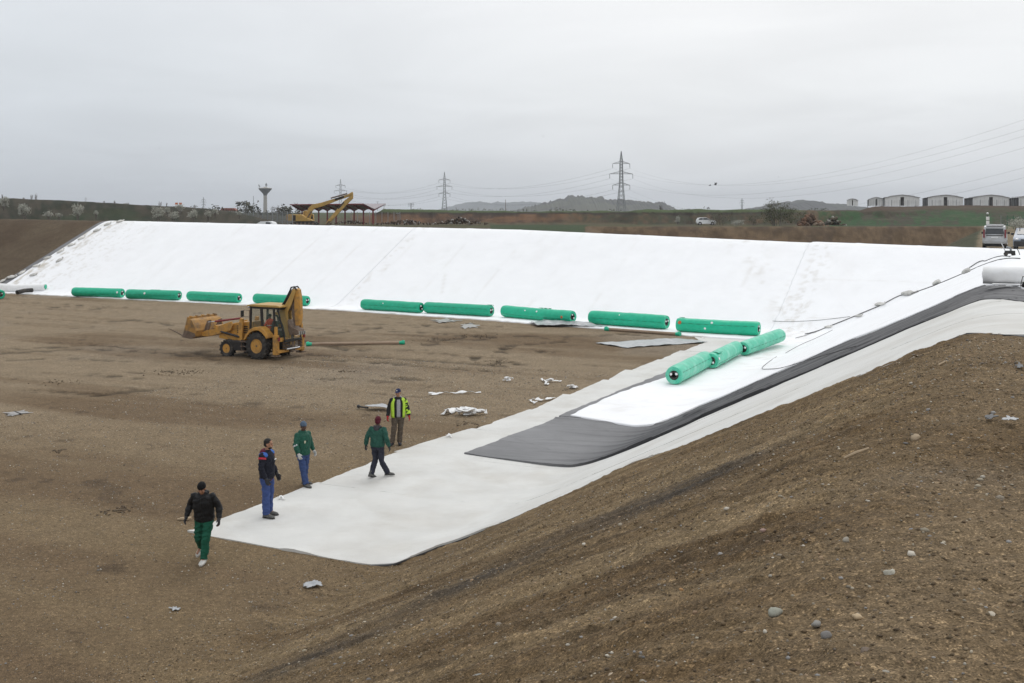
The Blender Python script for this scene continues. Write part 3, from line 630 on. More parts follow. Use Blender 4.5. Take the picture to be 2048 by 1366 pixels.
nroll(1422.5, 737.5, 1473, 56.9, .50, .375, 12, 'middle green roll of the three at the foot of the right bank', [(.98, .3, .07, 'white')])
nroll(1486, 712, 1560, 61.5, .64, .375, 13, 'farthest green roll of the three at the foot of the right bank')
p = hit(-14, 598, off=.0); q_ = hit(5, 599)
roll((p.x-1.5, p.y+2.6, p.z+.42), (q_.x-.25, q_.y+.2, q_.z+.42), .40, M['green'], 'green roll end cut off by the left edge of the photo', seed=21)
# the white roll with a bent tail, at the left corner
def soft_tube(name, pts, r, m, n=14, parent=None, wob=.05, seed=0):
    mb = MB(); P = [Vector(q) for q in pts]; mb.tube(P, r, n); o = mb.build(name, m, parent, smooth=60)
    for k_, v_ in enumerate(o.data.vertices): v_.co *= 1; v_.co += Vector((0, 0, wob*float(vn(v_.co.x*3+seed, v_.co.y*3, seed))))
    return o
p0, p1 = hit(-8, 584), hit(88, 583)
root = empty('cloth_roll', (p1.x, p1.y, 0), 0, 'white rolled-up cloth lying at the far left corner, green core end showing', 'roll')
O = Vector(root.location)
o = soft_tube('rolled_cloth', [Vector((p0.x, p0.y+.2, p0.z+.45))-O, Vector((p0.x*.6+p1.x*.4, p0.y*.6+p1.y*.4+.2, .40))-O, Vector((p1.x, p1.y+.3, p1.z+.42))-O], [.42, .34, .30], M['cloth_white'], parent=root, wob=.08)
mb = MB(); mb.loft([(Vector((p1.x+.02, p1.y+.3, p1.z+.42))-O, (.0, .22, 0), (0, 0, .22)), (Vector((p1.x+.07, p1.y+.3, p1.z+.42))-O, (.0, .2, 0), (0, 0, .2))], 14); mb.build('core_end', M['green'], root)
p0, p1 = hit(34, 590), hit(64, 587)
o = soft_tube('pipe_offcut', [(p0.x, p0.y, .22), ((p0.x+p1.x)/2, (p0.y+p1.y)/2, .34), (p1.x, p1.y, .33)], [.20, .19, .2], M['dark'], wob=.02)
tag(o, 'short bent black pipe piece lying in front of the white cloth roll', 'pipe')
# long cardboard core tubes
def core_tube(a, b_, r, lab, ends='both'):
    p0, p1 = hit(*a), hit(*b_); m0 = (p0+p1)/2; root = empty('cardboard_tube', m0, 0, lab, 'tube', 'cardboard core tubes')
    A, B = p0-m0+Vector((0, 0, r+.02)), p1-m0+Vector((0, 0, r+.02)); mb = MB(); mb.tube([A, B], r, 14, cap=False); mb.tube([B, A], r*.82, 14, cap=False); mb.build('tube', M['cardboard'], root, smooth=40)
    for e_, (P, Q) in enumerate(((A, B), (B, A))):
        d = (Q-P).normalized(); g_ = MB(); g_.tube([P-d*.10, P+d*.08, P+d*.22], [r*1.5, r*1.25, r*1.02], 10); g_.ball(P+Vector((0, 0, r*1.1)), r*.9, r*.8, r*.7, 6); g_.build('film_scrap', M['green'], root, smooth=30)
core_tube((616, 692), (806, 689), .085, 'long brown cardboard tube lying on the bare floor right of the loader')
core_tube((1213, 661.5), (1358, 672), .095, 'brown cardboard tube lying along the edge of the far white cover')

# ------------------------------------------------------------------ scraps of cloth and film
def film(name, m, pts, lab, cat, z=.03, crumple=.05, seed=0, n=26, group=None, thick=.012, blob=False):
    """a loose piece: quad corners in photograph pixels, laid on the land and crumpled"""
    P = [hit(*q) for q in pts]; G = np.zeros((n, n, 3))
    for i in range(n):
        for j in range(n):
            s_, t_ = i/(n-1), j/(n-1)
            if blob:
                a_, b__ = 2*s_-1, 2*t_-1; mx_ = max(abs(a_), abs(b__)); hy = math.hypot(a_, b__) or 1; an_ = math.atan2(b__, a_); k_ = mx_/hy*(.75+.45*float(vn(math.cos(an_)*2.2+seed, math.sin(an_)*2.2, seed+7))+.2*float(vn(math.cos(an_)*6, math.sin(an_)*6+seed, seed))); s_, t_ = .5+a_*k_*.6, .5+b__*k_*.6
            q = P[0]*(1-s_)*(1-t_)+P[1]*s_*(1-t_)+P[2]*s_*t_+P[3]*(1-s_)*t_; G[i, j] = q
    X, Y = G[..., 0].copy(), G[..., 1].copy(); X += .08*crumple/.05*fbm(Y*1.5, X*.5, 3, seed); Y += .08*crumple/.05*fbm(X*1.5, Y*.5, 3, seed+1)
    Z = gz(X, Y)+z+crumple*np.maximum(0, .3+fbm(X*1.6, Y*.7, 4, seed+2))
    V = np.c_[X.ravel(), Y.ravel(), Z.ravel()]; c = V.mean(0); o = np_mesh(name, V-c, grid_faces(n, n), m); o.location = c
    sm = o.modifiers.new('thickness', 'SOLIDIFY'); sm.thickness = thick
    return tag(o, lab, cat, group)
film('film_sheet', M['poly'], [(1192, 688), (1256, 697), (1418, 685.5), (1355, 677.5)], 'flat pale grey film sheet on the floor left of the three end rolls', 'film', crumple=.07, seed=3, n=50)
film('film_sheet', M['poly'], [(1056, 648), (1078, 655), (1215, 656), (1108, 643)], 'crumpled grey and white film under the roll with the orange label', 'film', crumple=.16, seed=5, z=.1)
film('film_sheet', M['poly'], [(733, 818), (735, 822), (779, 823), (776, 816)], 'narrow folded grey sheet on the floor behind the man in the yellow vest', 'film', crumple=.09, seed=6, z=.12)
p0, p1 = hit(717, 818), hit(736, 821); mb = MB(); mb.tube([p0+Vector((0, 0, .1)), p1+Vector((0, 0, .1))], .035, 8); mb.ball(p0+Vector((0, 0, .1)), .07)
tag(mb.build('metal_rod', M['blackpaint'], smooth=40), 'thin dark rod sticking out of the folded grey sheet', 'rod')
def ribbon(pts, w, lab, seed=0, heap=0, group='torn white cloth strips on the floor'):
    P = [hit(*q) for q in pts]; Q = []; R_ = random.Random(seed)
    for a, b_ in zip(P[:-1], P[1:]):
        for k in range(8): Q.append(a.lerp(b_, k/8))
    Q.append(P[-1]); c = Q[len(Q)//2].copy(); vs, fs = [], []
    for i, q in enumerate(Q):
        d = (Q[min(i+1, len(Q)-1)]-Q[max(i-1, 0)]); d.z = 0; d.normalize(); s_ = Vector((-d.y, d.x, 0)); ww = w*(1+.5*float(vn(i*.4, seed, seed))); tw = float(vn(i*.3, seed+5, seed))
        zz = .03+.05*abs(float(vn(i*.5, seed+9, seed))); h_ = .8*ww*tw
        for k, sg in ((0, -1), (1, -.2), (2, .3), (3, 1)):
            vs.append(q-c+s_*sg*ww*.5+Vector((0, 0, zz+abs(h_)*(.5+.5*sg*(1 if tw > 0 else -1)))))
    for i in range(len(Q)-1):
        for k in range(3): a = i*4+k; fs.append((a, a+1, a+5, a+4))
    mb = MB(); mb.add(vs, fs)
    for k in range(heap):     # loops of cloth thrown together
        an = R_.uniform(0, 6.28); rr = w*R_.uniform(.3, 1.0); ce = Vector((R_.gauss(0, w*.7), R_.gauss(0, w*.5), .04+R_.uniform(0, w*1.0)))
        tl = R_.uniform(.1, .7); lp = [ce+Vector((math.cos(an+t_)*rr, math.sin(an+t_)*rr*.7, abs(math.sin(t_*.8))*tl*rr)) for t_ in np.linspace(0, 4.5, 12)]
        mb.tube(lp, [w*.09+w*.06*R_.random() for _ in lp], 4, sx=1.8)
    o = mb.build('cloth_scrap', M['cloth_white'], smooth=40); o.location = c
    sm = o.modifiers.new('thickness', 'SOLIDIFY'); sm.thickness = .01
    return tag(o, lab, 'scrap', group)
ribbon([(857, 792.5), (885, 789), (920, 788.5), (962, 787)], .11, 'long thin white strip on the floor above the heap of torn cloth', 1)
ribbon([(857, 789.5), (880, 790)], .10, 'short white end beside the long thin white strip', 2)
ribbon([(884, 832), (897, 830), (913, 822)], .22, 'slanting white strip just left of the heap of torn cloth', 3)
ribbon([(889, 823.5), (903, 824)], .09, 'tiny white strip above the slanting strip', 4)
ribbon([(918, 830), (935, 831), (974, 829.5)], .20, 'heap of torn white cloth loops with a flat tail on the floor', 5, 26)
ribbon([(1008, 763), (1022, 763)], .14, 'small crumpled white scrap right above the heap, alone on the floor', 6, 5)
ribbon([(1083, 761), (1092, 766), (1105, 765), (1123, 764)], .13, 'white scrap with a long tail and a hooked end on the floor', 7, 4)
ribbon([(1092, 767), (1091, 772), (1097, 770)], .10, 'short hooked white strip below the tailed scrap', 8)
ribbon([(1140, 777), (1152, 778)], .14, 'small white scrap on the stepped edge of the pale cloth', 9, 5)
ribbon([(1072, 809), (1060, 804), (1085, 802), (1109, 797.5)], .13, 'white strip bent like a hook beside the pale cloth edge', 10)
ribbon([(556, 1001), (562, 998.5), (568, 1002)], .05, 'curled white strip on the cloth edge behind the man in blue trousers', 11)
ribbon([(893, 876), (899, 873), (903, 877)], .05, 'small curled white strip end on the pale cloth edge', 12)
film('film_scrap', M['poly'], [(612, 1172), (630, 1177), (656, 1171), (634, 1161)], 'crumpled clear film scrap on the soil below the cloth corner', 'film', crumple=.16, seed=16, z=.03, n=36, blob=True)
film('film_scrap', M['poly'], [(338, 1222), (350, 1226), (364, 1221), (352, 1218)], 'small pale film scrap on the soil near the lower left', 'film', crumple=.06, seed=17, n=26, blob=True)
mb = MB(); p = hit(368, 1041); mb.box(-.16, .14, -.035, .03, 0, .035); mb.box(-.10, .17, -.02, .05, .02, .05)
o = mb.build('wood_offcut', M['wood'], bevel=.008); o.location = p+Vector((0, 0, .02)); o.rotation_euler = (0.05, -.04, .1); tag(o, 'small pale wood piece on the soil left of the man in black', 'wood')
def clods(px, py, w, d, n, lab, m='mud', hgt=.05, name='soil_clod'):
    c = hit(px, py); R_ = random.Random(int(px)); mb = MB()
    for k in range(n):
        x, y = R_.gauss(0, w*.4), R_.gauss(0, d*.4); r_ = R_.uniform(.3, 1)*hgt
        mb.ball((x, y, gzf(c.x+x, c.y+y)-c.z+r_*.3), r_*R_.uniform(1, 1.9), r_*R_.uniform(1, 1.5), r_*.8, 6, Matrix.Rotation(R_.uniform(0, 3), 3, 'Z'))
    o = mb.build(name, M[m], smooth=35); o.location = c; return tag(o, lab, 'clod')
clods(240, 1020, .38, .5, 45, 'low cluster of dark wet clods on the floor at the left', hgt=.035)
for i_, (x_, y_, w_, d_, n_) in enumerate([(360, 745, 1.6, 1.2, 90), (690, 742, .9, .7, 40), (860, 680, 2.2, 1.6, 110), (1000, 724, 1.0, 1.2, 50), (960, 672, 1.6, 1.6, 80), (120, 765, 1.2, 1.0, 50), (930, 848, .6, .5, 40)]):
    clods(x_, y_, w_, d_, n_, ['scatter of dark clods below the loader', 'few dark clods right of the loader', 'churned dark clods on the floor right of the long tube', 'dark clods along a curved wheel track in the middle', 'dark clods near the far edge of the floor', 'sparse dark clods at the far left of the floor', 'dark clods just below the heap of torn cloth'][i_], hgt=.032)
clods(118, 902, .2, .5, 16, 'tiny group of dark clods far left on the floor', hgt=.045)
for i, (x, y, w, d) in enumerate([(33, 828, .40, .5), (890, 642, .85, 1.3), (938, 652, .55, 1.6)]):
    c = hit(x, y); n = 40; R_ = random.Random(i)
    vs = [(w*math.cos(a)*(1+.25*math.sin(3*a+i)+.3*math.sin(7*a)+.15*math.sin(13*a+i)), d*math.sin(a)*(1+.2*math.cos(4*a+i)+.3*math.sin(9*a)), 0) for a in np.linspace(0, 2*math.pi, n, endpoint=False)]
    mb = MB(); mb.add(vs, [tuple(range(n))]); o = mb.build('puddle', M['puddle']); o.location = c+Vector((0, 0, .035)); tag(o, kind='structure')
# cords and sandbags
def cord(pts, r, lab, off=.11, m='rope', cat='rope'):
    P = [hit(*q, off=off)+Vector((0, 0, off)) for q in pts]; Q = []
    for i in range(len(P)-1):
        a, b_ = P[max(i-1, 0)], P[i]; c, d = P[i+1], P[min(i+2, len(P)-1)]
        for k in range(6):
            t_ = k/6; q = .5*((2*b_)+(c-a)*t_+(2*a-5*b_+4*c-d)*t_*t_+(-a+3*b_-3*c+d)*t_**3)
            q.z = max(q.z, gzf(q.x, q.y)+off); Q.append(q)
    Q.append(P[-1]); mb = MB(); mb.tube(Q, r, 5); return tag(mb.build('rope', M[m]), lab, cat, 'ropes on the white cover')
cord([(2040, 517), (2005, 518), (1985, 523), (1960, 532), (1930, 545), (1873, 569), (1817, 589), (1758, 612), (1700, 636), (1640, 660), (1610, 668)], .030, 'long dark rope running down the right bank past the sandbags')
cord([(2020, 513), (1996, 513), (1970, 522), (1939, 535)], .030, 'short dark rope above the long rope near the top of the right bank')
cord([(1712, 692), (1650, 710), (1600, 725), (1560, 736), (1536, 738), (1524, 737), (1532, 728), (1553, 713)], .012, 'thin wire looped in a hairpin on the white cover')
cord([(1665, 660), (1632, 676), (1600, 690), (1571, 706)], .011, 'thin straight wire above the hairpin wire on the white cover')
cord([(1632, 663), (1610, 671), (1591, 676)], .014, 'short thin wire near the farthest end roll')
cord([(1700, 633), (1640, 640), (1585, 643), (1545, 642)], .012, 'thin wire lying across the foot of the far corner')
BAGS = [(1932, 546, .34), (1873, 569, .36), (1817, 589, .33), (1758, 610, .22), (1716, 633, .16), (1655, 655, .16)]
LB = [(239, 444), (214, 450), (193, 462), (162, 478), (142, 491), (120, 504), (94, 517), (118, 522), (72, 533), (43, 547), (22, 556), (4, 564), (66, 551)]
wl_ = ['top', 'second', 'third', 'fourth', 'fifth', 'lowest']
def bag(x, y, r, rz, lab, grp, off=.1):
    p = hit(x, y, off=off); mb = MB(); R_ = random.Random(int(x)); mb.ball((0, 0, 0), r*1.35, r*.72, r*.42, 12)
    mb.v = [(a*(1+.10*math.sin(b_*20+a*9)), b_*(1+.12*math.sin(a*14)), c*(1+.2*math.sin(a*11+b_*7))) for a, b_, c in mb.v]
    mb.tube([(r*1.2, 0, 0), (r*1.55, .02, .03), (r*1.75, .05, .08)], [.09*r/.3, .04, .09*r/.3], 8)
    o = mb.build('sandbag', M['sandbag'], smooth=60); o.location = p+Vector((0, 0, off+r*.3)); gx = (gzf(p.x+.3, p.y)-gzf(p.x-.3, p.y))/.6; gy = (gzf(p.x, p.y+.3)-gzf(p.x, p.y-.3))/.6
    nrm = Vector((-gx, -gy, 1)).normalized(); o.rotation_euler = (nrm.to_track_quat('Z', 'Y').to_matrix() @ Matrix.Rotation(rz, 3, 'Z')).to_euler()
    return tag(o, lab, 'sandbag', grp)
for i, (x, y, r) in enumerate(BAGS): bag(x, y, r, .3, '%s sandbag on the long dark rope down the right bank' % wl_[i], 'sandbags along the right-hand rope')
for i, (x, y) in enumerate(LB):
    lab = 'grey sandbag on the left edge of the cover, %s' % ['at the crest corner', 'just below the crest', 'next below the crest pair', 'in the row upper half', 'just above mid bank', 'at mid bank', 'just below mid bank', 'set inward at mid bank', 'in the lower half of the row', 'near the foot of the bank', 'pale and upright near the foot', 'at the foot beside the photo edge', 'set inward near the foot'][i]
    bag(x, y, .27 if i not in (10,) else .34, .8+.5*math.sin(i*3), lab, 'sandbags along the left edge of the cover', .06)

# ------------------------------------------------------------------ stones and gravel
def rock_mesh(seed, n=12, flat=.62):
    mb = MB(); mb.ball((0, 0, 0), 1, .74, flat, n); R_ = random.Random(seed); V = []
    for p in mb.v:
        q = Vector(p); k = 1+.28*float(vn(q.x*1.7+seed*3, q.y*1.7+q.z*2, seed))+.07*float(vn(q.x*4+seed, q.z*4-q.y*3, seed+1)); V.append(tuple(q*k))
    mb.v = V; return mb
STN = [(1780.5, 1146, 29, 'pale smooth stone with dark flecks right of centre on the near bank'), (1549, 1222, 34, 'long grey-green stone on the bank left of the dug hollow'), (1983, 1233, 27, 'cream angular stone near the right edge of the photo'),
       (1652, 1268, 28, 'round dark grey stone sitting in a small hollow'), (1633, 1246, 22, 'flat grey stone just above the round dark stone'), (1714, 1232, 20, 'pointed cream pebble right of the flat grey stone'),
       (1732, 1303, 26, 'dull brown stone half buried near the lower edge'), (1925.6, 1282, 14, 'small pale grey stone below the cream angular stone'), (1836, 1298, 14, 'small tan stone near the lower right'),
       (1764, 1177, 11, 'small orange-cream pebble below the pale flecked stone'), (1772, 1344, 17, 'flat pale stone at the bottom edge, right'), (955, 1352, 21, 'round grey stone at the bottom edge, leftmost of the larger stones'),
       (1223, 1349, 15, 'cream stone at the bottom edge in the middle'), (1295, 1047, 12, 'single tan stone high on the bank below the cloth edge'), (1362, 1178, 10, 'small orange pebble in the middle of the bank'),
       (1025, 1332, 11, 'small white pebble right of the round grey stone'), (983, 1313, 10, 'tiny blue-grey pebble above the white pebble'), (1830, 874, 24, 'large tan boulder on the crest of the bank'),
       (1526, 1060, 13, 'pinkish stone on the upper bank'), (1823, 1060, 13, 'grey-blue stone on the upper right of the bank'), (1692, 1079, 18, 'thin flat stone on the upper bank'), (1560, 969, 11, 'small stone below the crest boulder, to its left'), (1285, 1362, 14, 'grey stone on the bottom edge right of the cream stone'), (1565, 1001, 12, 'brown stone under the stick on the bank')]
tints = {0: (.44, .42, .35), 1: (.30, .30, .25), 2: (.50, .44, .35), 3: (.20, .19, .18), 4: (.27, .26, .24), 5: (.52, .40, .26), 6: (.18, .14, .11), 17: (.36, .28, .19), 9: (.52, .36, .2), 14: (.45, .26, .12), 11: (.27, .27, .25), 12: (.46, .38, .28), 15: (.5, .49, .45), 18: (.35, .24, .2), 19: (.26, .27, .29)}
for i, (x, y, wpx, lab) in enumerate(STN):
    p = hit(x, y+wpx*.15); r_ = wpx/2/F*p.y*1.05; mb = rock_mesh(i*5+1, 14, .55+.2*random.Random(i).random()); tcn = tints.get(i, (.33, .30, .25))
    o = mb.build('stone', M['stone'], smooth=70); a = o.data.color_attributes.new('tint', 'FLOAT_COLOR', 'POINT'); a.data.foreach_set('color', np.tile(np.array([*tcn, 1.0], np.float32), len(mb.v)))
    o.location = p+Vector((0, 0, r_*.12)); o.scale = (r_*.95, r_*.95, r_*.95); o.rotation_euler = (.15, .1*math.sin(i), .6*math.sin(i*2.3)+.1)
    tag(o, lab, 'stone', 'larger stones on the near bank')
def gravel(name, N_, sel, seed, size, lab, tint, sub=0):
    """thousands of small separate pebbles, nobody could count them: one object"""
    R_ = np.random.RandomState(seed); px = R_.uniform(*sel[0], N_); py = sel[1][0]+(sel[1][1]-sel[1][0])*R_.uniform(0, 1, N_)**sel[2]
    # spread over the ground itself (polar about the standing point is how the sheet is meshed too)
    pts = []
    for x, y in zip(px, py):
        u_, v_ = x, y; X, Y = to_xy(u_, v_); pts.append((X, Y))
    pts = np.array(pts); X, Y = pts[:, 0], pts[:, 1]
    u_, v_ = to_uv(X, Y); ok = (cover(u_, v_) < .02) & (Y > 3.0) & (u_ < 70) & (np.abs(X/Y) < .56) & (CAMZ-gz(X, Y) > .25*0+(.0)) 
    dens = .45+.55*sstep(-.25, .35, fbm(u_*.8+.2*v_, v_*.25, 4, seed+1)); ok &= R_.uniform(0, 1, N_) < dens
    X, Y, u_, v_ = X[ok], Y[ok], u_[ok], v_[ok]; n = len(X); Z = gz(X, Y)+soft_noise(X, Y, cover(u_, v_))
    t_ = (1+5**.5)/2
    if sub == 0: B = np.array([(1, 0, 0), (-1, 0, 0), (0, 1, 0), (0, -1, 0), (0, 0, 1), (0, 0, -1)], float); Fc = np.array([(0, 2, 4), (2, 1, 4), (1, 3, 4), (3, 0, 4), (2, 0, 5), (1, 2, 5), (3, 1, 5), (0, 3, 5)])
    else:
        B = np.array([(-1, t_, 0), (1, t_, 0), (-1, -t_, 0), (1, -t_, 0), (0, -1, t_), (0, 1, t_), (0, -1, -t_), (0, 1, -t_), (t_, 0, -1), (t_, 0, 1), (-t_, 0, -1), (-t_, 0, 1)], float)/1.9
        Fc = np.array([(0, 11, 5), (0, 5, 1), (0, 1, 7), (0, 7, 10), (0, 10, 11), (1, 5, 9), (5, 11, 4), (11, 10, 2), (10, 7, 6), (7, 1, 8), (3, 9, 4), (3, 4, 2), (3, 2, 6), (3, 6, 8), (3, 8, 9), (4, 9, 5), (2, 4, 11), (6, 2, 10), (8, 6, 7), (9, 8, 1)])
    s_ = size[0]*(size[1]/size[0])**(R_.uniform(0, 1, n)**size[2]); s_ = s_*(1+np.hypot(X, Y)/60)
    an = R_.uniform(0, 6.28, n); sc = np.c_[np.ones(n), R_.uniform(.5, 1, n), R_.uniform(.35, .8, n)]*s_[:, None]
    V = B[None]*sc[:, None, :]*(1+R_.uniform(-.18, .18, (n, len(B), 1))); c_, q_ = np.cos(an)[:, None], np.sin(an)[:, None]
    Vx = V[..., 0]*c_-V[..., 1]*q_+X[:, None]; Vy = V[..., 0]*q_+V[..., 1]*c_+Y[:, None]; Vz = V[..., 2]+(Z+s_*.15)[:, None]
    fc = (Fc[None]+(np.arange(n)*len(B))[:, None, None]).reshape(-1, 3); base = np.array(tint)[R_.randint(0, len(tint), n)]*R_.uniform(.6, 1.25, (n, 1))
    o = np_mesh(name, np.c_[Vx.ravel(), Vy.ravel(), Vz.ravel()], fc, M['stone'], np.repeat(base, len(B), 0), 'tint'); tag(o, lab, 'gravel', kind='stuff')
    return n
PT = [(.30, .26, .20), (.22, .19, .15), (.38, .33, .25), (.26, .25, .24), (.34, .24, .15), (.50, .46, .39), (.17, .14, .11), (.18, .14, .10), (.28, .19, .12)]
CT = [(.165, .116, .066), (.13, .092, .054), (.20, .15, .092), (.11, .078, .048), (.235, .18, .115)]
gravel('gravel', 52000, ((-4, 20), (-14, 3.0), 1.0), 5, (.004, .015, 2.2), 'pebbles scattered over the near bank', PT, 1)
gravel('gravel', 1600, ((-2, 14), (-9, 3.0), 1.0), 6, (.010, .030, 3.0), 'larger pebbles scattered over the near bank', PT, 1)
gravel('soil_crumbs', 110000, ((-4, 20), (-14, 3.0), 1.0), 8, (.005, .020, 2.4), 'crumbs of soil covering the near bank', CT, 0)
gravel('gravel', 40000, ((8, 48), (-34, -12), 1.0), 9, (.008, .024, 2.5), 'pebbles scattered over the pit floor', PT, 0)
gravel('gravel', 9000, ((15, 62), (-2.5, 8), 1.0), 10, (.010, .035, 2.2), 'pebbles on the flat top of the right bank', PT, 0)
# stick and dark plastic litter near the crest
p0, p1 = hit(1688, 925), hit(1738, 907); mb = MB(); q = (p0+p1)/2; mb.tube([p0-q+Vector((0, 0, .04)), Vector((0, 0, .05)), p1-q+Vector((0, 0, .05))], [.012, .016, .010], 6)
o = mb.build('stick', M['wood']); o.location = q; tag(o, 'pale thin stick lying across the bank below the crest boulder', 'stick')
p0, p1 = hit(1876, 737), hit(1893, 729); mb = MB(); q = (p0+p1)/2; mb.tube([p0-q+Vector((0, 0, .05)), p1-q+Vector((0, 0, .05))], [.014, .012], 6)
o = mb.build('stick', M['wood']); o.location = q; tag(o, 'short pale stick near the top of the crest', 'stick')
film('plastic_scrap', M['blackpaint'], [(1972, 843), (1978, 852), (2004, 850), (1996, 841)], 'torn dark plastic piece on the crest, left one of the pair', 'plastic', crumple=.07, seed=31, n=30, thick=.006, blob=True)
film('plastic_scrap', M['poly'], [(2014, 850), (2022, 858), (2046, 856), (2040, 849)], 'grey plastic piece on the crest by the right edge', 'plastic', crumple=.07, seed=32, n=30, thick=.006, blob=True)
film('plastic_scrap', M['blackpaint'], [(2022, 733), (2030, 741), (2046, 739), (2034, 730)], 'small dark plastic piece near the top right of the bank', 'plastic', crumple=.07, seed=33, n=26, thick=.006, blob=True)

# ------------------------------------------------------------------ backhoe loader
def wheel(parent, x, y, r, w, rimr, lugs, side=1, rim_mat='yellow'):
    root = empty('wheel', (x, y, r)); root.parent = parent
    mb = MB(); pr = [(rimr, -.42*w), (r*.88, -.5*w), (r*.97, -.42*w), (r*.985, 0), (r*.97, .42*w), (r*.88, .5*w), (rimr, .42*w)]
    n = 32; vs = [(q*math.cos(2*math.pi*k/n), yy, q*math.sin(2*math.pi*k/n)) for q, yy in pr for k in range(n)]
    m = len(pr); mb.add(vs, [(i*n+k, (i+1)*n+k, (i+1)*n+(k+1) % n, i*n+(k+1) % n) for i in range(m-1) for k in range(n)])
    for k in range(lugs):
        for sgn in (-1, 1):
            a = 2*math.pi*(k+(.5 if sgn > 0 else 0))/lugs; mb.T = Matrix.Rotation(-a, 4, 'Y') @ Matrix.Translation((r*.955, sgn*w*.25, 0)) @ Matrix.Rotation(sgn*.6, 4, 'X')
            mb.box(-.02*r/.4, .045*r/.6+.01, -w*.28, w*.28, -.035*r/.5, .035*r/.5)
    mb.T = Matrix.Identity(4); tyre = mb.build('tyre', M['dark'], root, smooth=40)
    mb = MB(); s = side
    rg = [((0, s*w*.40, 0), rimr*1.0), ((0, s*w*.44, 0), rimr*1.02), ((0, s*w*.30, 0), rimr*.86), ((0, s*w*.18, 0), rimr*.62), ((0, s*w*.22, 0), rimr*.40), ((0, s*w*.34, 0), rimr*.34), ((0, s*w*.36, 0), rimr*.12)]
    mb.loft([(c, (q, 0, 0), (0, 0, q)) for c, q in rg], 28); mb.build('rim', M[rim_mat], root, smooth=40)
    hb = MB()
    for k in range(8): a = 2*math.pi*k/8; hb.tube([(rimr*.5*math.cos(a), s*w*.19, rimr*.5*math.sin(a)), (rimr*.5*math.cos(a), s*w*.25, rimr*.5*math.sin(a))], .022, 6)
    hb.tube([(0, s*w*.34, 0), (0, s*w*.42, 0)], rimr*.16, 12); hb.build('hub', M['rust'], root)
    return root
def build_loader():
    RX, RY, RZ = -12.55, 57.2, math.radians(153); c, s = math.cos(RZ), math.sin(RZ)
    root = empty('backhoe_loader', (RX, RY, gzf(RX, RY)-.02), RZ, 'dirty yellow wheel loader with raised digging arm and an orange vested driver in its cab', 'backhoe loader')
    def L(zx, zy, y=0.0):
        dX = (320+zx/6.4-CX)/F; x = (dX*(RY+y*c)-RX+y*s)/(c-dX*s); Y = RY+x*s+y*c; return (x, CAMZ-(550+zy/6.4-HY)/F*Y)
    def poly(pts, y): return [L(a, b_, y) for a, b_ in pts]
    Yl = M['yellow']; Bk = M['blackpaint']
    wheel(root, 0, .93, .69, .46, .36, 18, 1); wheel(root, 0, -.93, .69, .46, .36, 18, -1)
    wheel(root, 2.12, .84, .44, .32, .235, 14, 1); wheel(root, 2.12, -.84, .44, .32, .235, 14, -1)
    mb = MB(); mb.box(-1.1, 2.75, -.34, .34, .55, .92); mb.box(1.9, 2.35, -.72, .72, .36, .52); mb.box(-.25, .25, -.75, .75, .52, .86); mb.build('chassis', Bk, root, bevel=.02)
    mb = MB(); mb.prism(poly([(755, 735), (860, 725), (1030, 800), (1080, 815), (1080, 835), (880, 825), (755, 800)], .55), -.55, .55); mb.build('front_frame', Yl, root, bevel=.02)
    h = MB(); h.prism([(2.62, 1.0), (2.62, 1.42), (2.5, 1.60), (1.9, 1.76), (.78, 1.86), (.78, 1.0)], -.44, .44); h.build('bonnet', Yl, root, bevel=.04)
    g = MB()
    for k in range(4): g.box(1.15, 1.85, .442, .452, 1.22+.11*k, 1.275+.11*k); g.box(1.15, 1.85, -.452, -.442, 1.22+.11*k, 1.275+.11*k)
    g.box(2.622, 2.632, -.36, .36, 1.02, 1.40); g.build('grille', Bk, root)
    ex = MB(); ex.tube([(1.55, -.2, 1.75), (1.55, -.2, 2.35)], .045, 10); ex.build('exhaust_pipe', M['rust'], root)
    # lower dark tank and the ladder
    tb = MB(); tb.prism(poly([(890, 835), (1075, 840), (1075, 965), (930, 960), (905, 900)], .95), .55, .95); tb.build('side_tank', Bk, root, bevel=.03)
    tb = MB(); tb.prism([(1.55, .35), (.8, .35), (.8, .85), (1.6, .85)], -.95, -.55); tb.build('side_tank', Bk, root, bevel=.03)
    st = MB()
    for zz in (.38, .62, .86): st.box(.72, 1.12, .93, 1.08, zz-.02, zz+.02)
    for xx in (.72, 1.10): st.box(xx-.015, xx+.015, .93, 1.0, .36, .95)
    st.build('step', M['rust'], root)
    # rear mudguards
    for sy in (1, -1):
        mb = MB(); a0 = poly([(1072, 815), (1105, 750), (1150, 690), (1210, 662), (1275, 662), (1330, 700), (1372, 760), (1385, 800)], 1.12); inn = poly([(1095, 815), (1125, 765), (1165, 725), (1215, 705), (1262, 706), (1305, 735), (1345, 785), (1360, 815)], 1.12)
        mb.prism(a0+inn[::-1], sy*.62 if sy > 0 else -1.15, sy*1.15 if sy > 0 else -.62); mb.build('mudguard', Yl, root, bevel=.02)
    # cab
    x0, x1, yw = -.88, .80, .66; z0, z1 = 1.0, 2.66
    fl = MB(); fl.prism([(x1+.05, .80), (x1+.02, 1.12), (.55, 1.02), (-.1, 1.45), (x0, 1.45), (x0-.1, .9), (.2, .9)], -yw, yw); fl.build('cab_floor', Bk, root)
    pil = {'front': ((x1, z0), (x1-.07, z1)), 'mid': ((-.02, 1.42), (.06, z1)), 'rear': ((x0+.06, 1.42), (x0+.14, z1))}
    fr = MB()
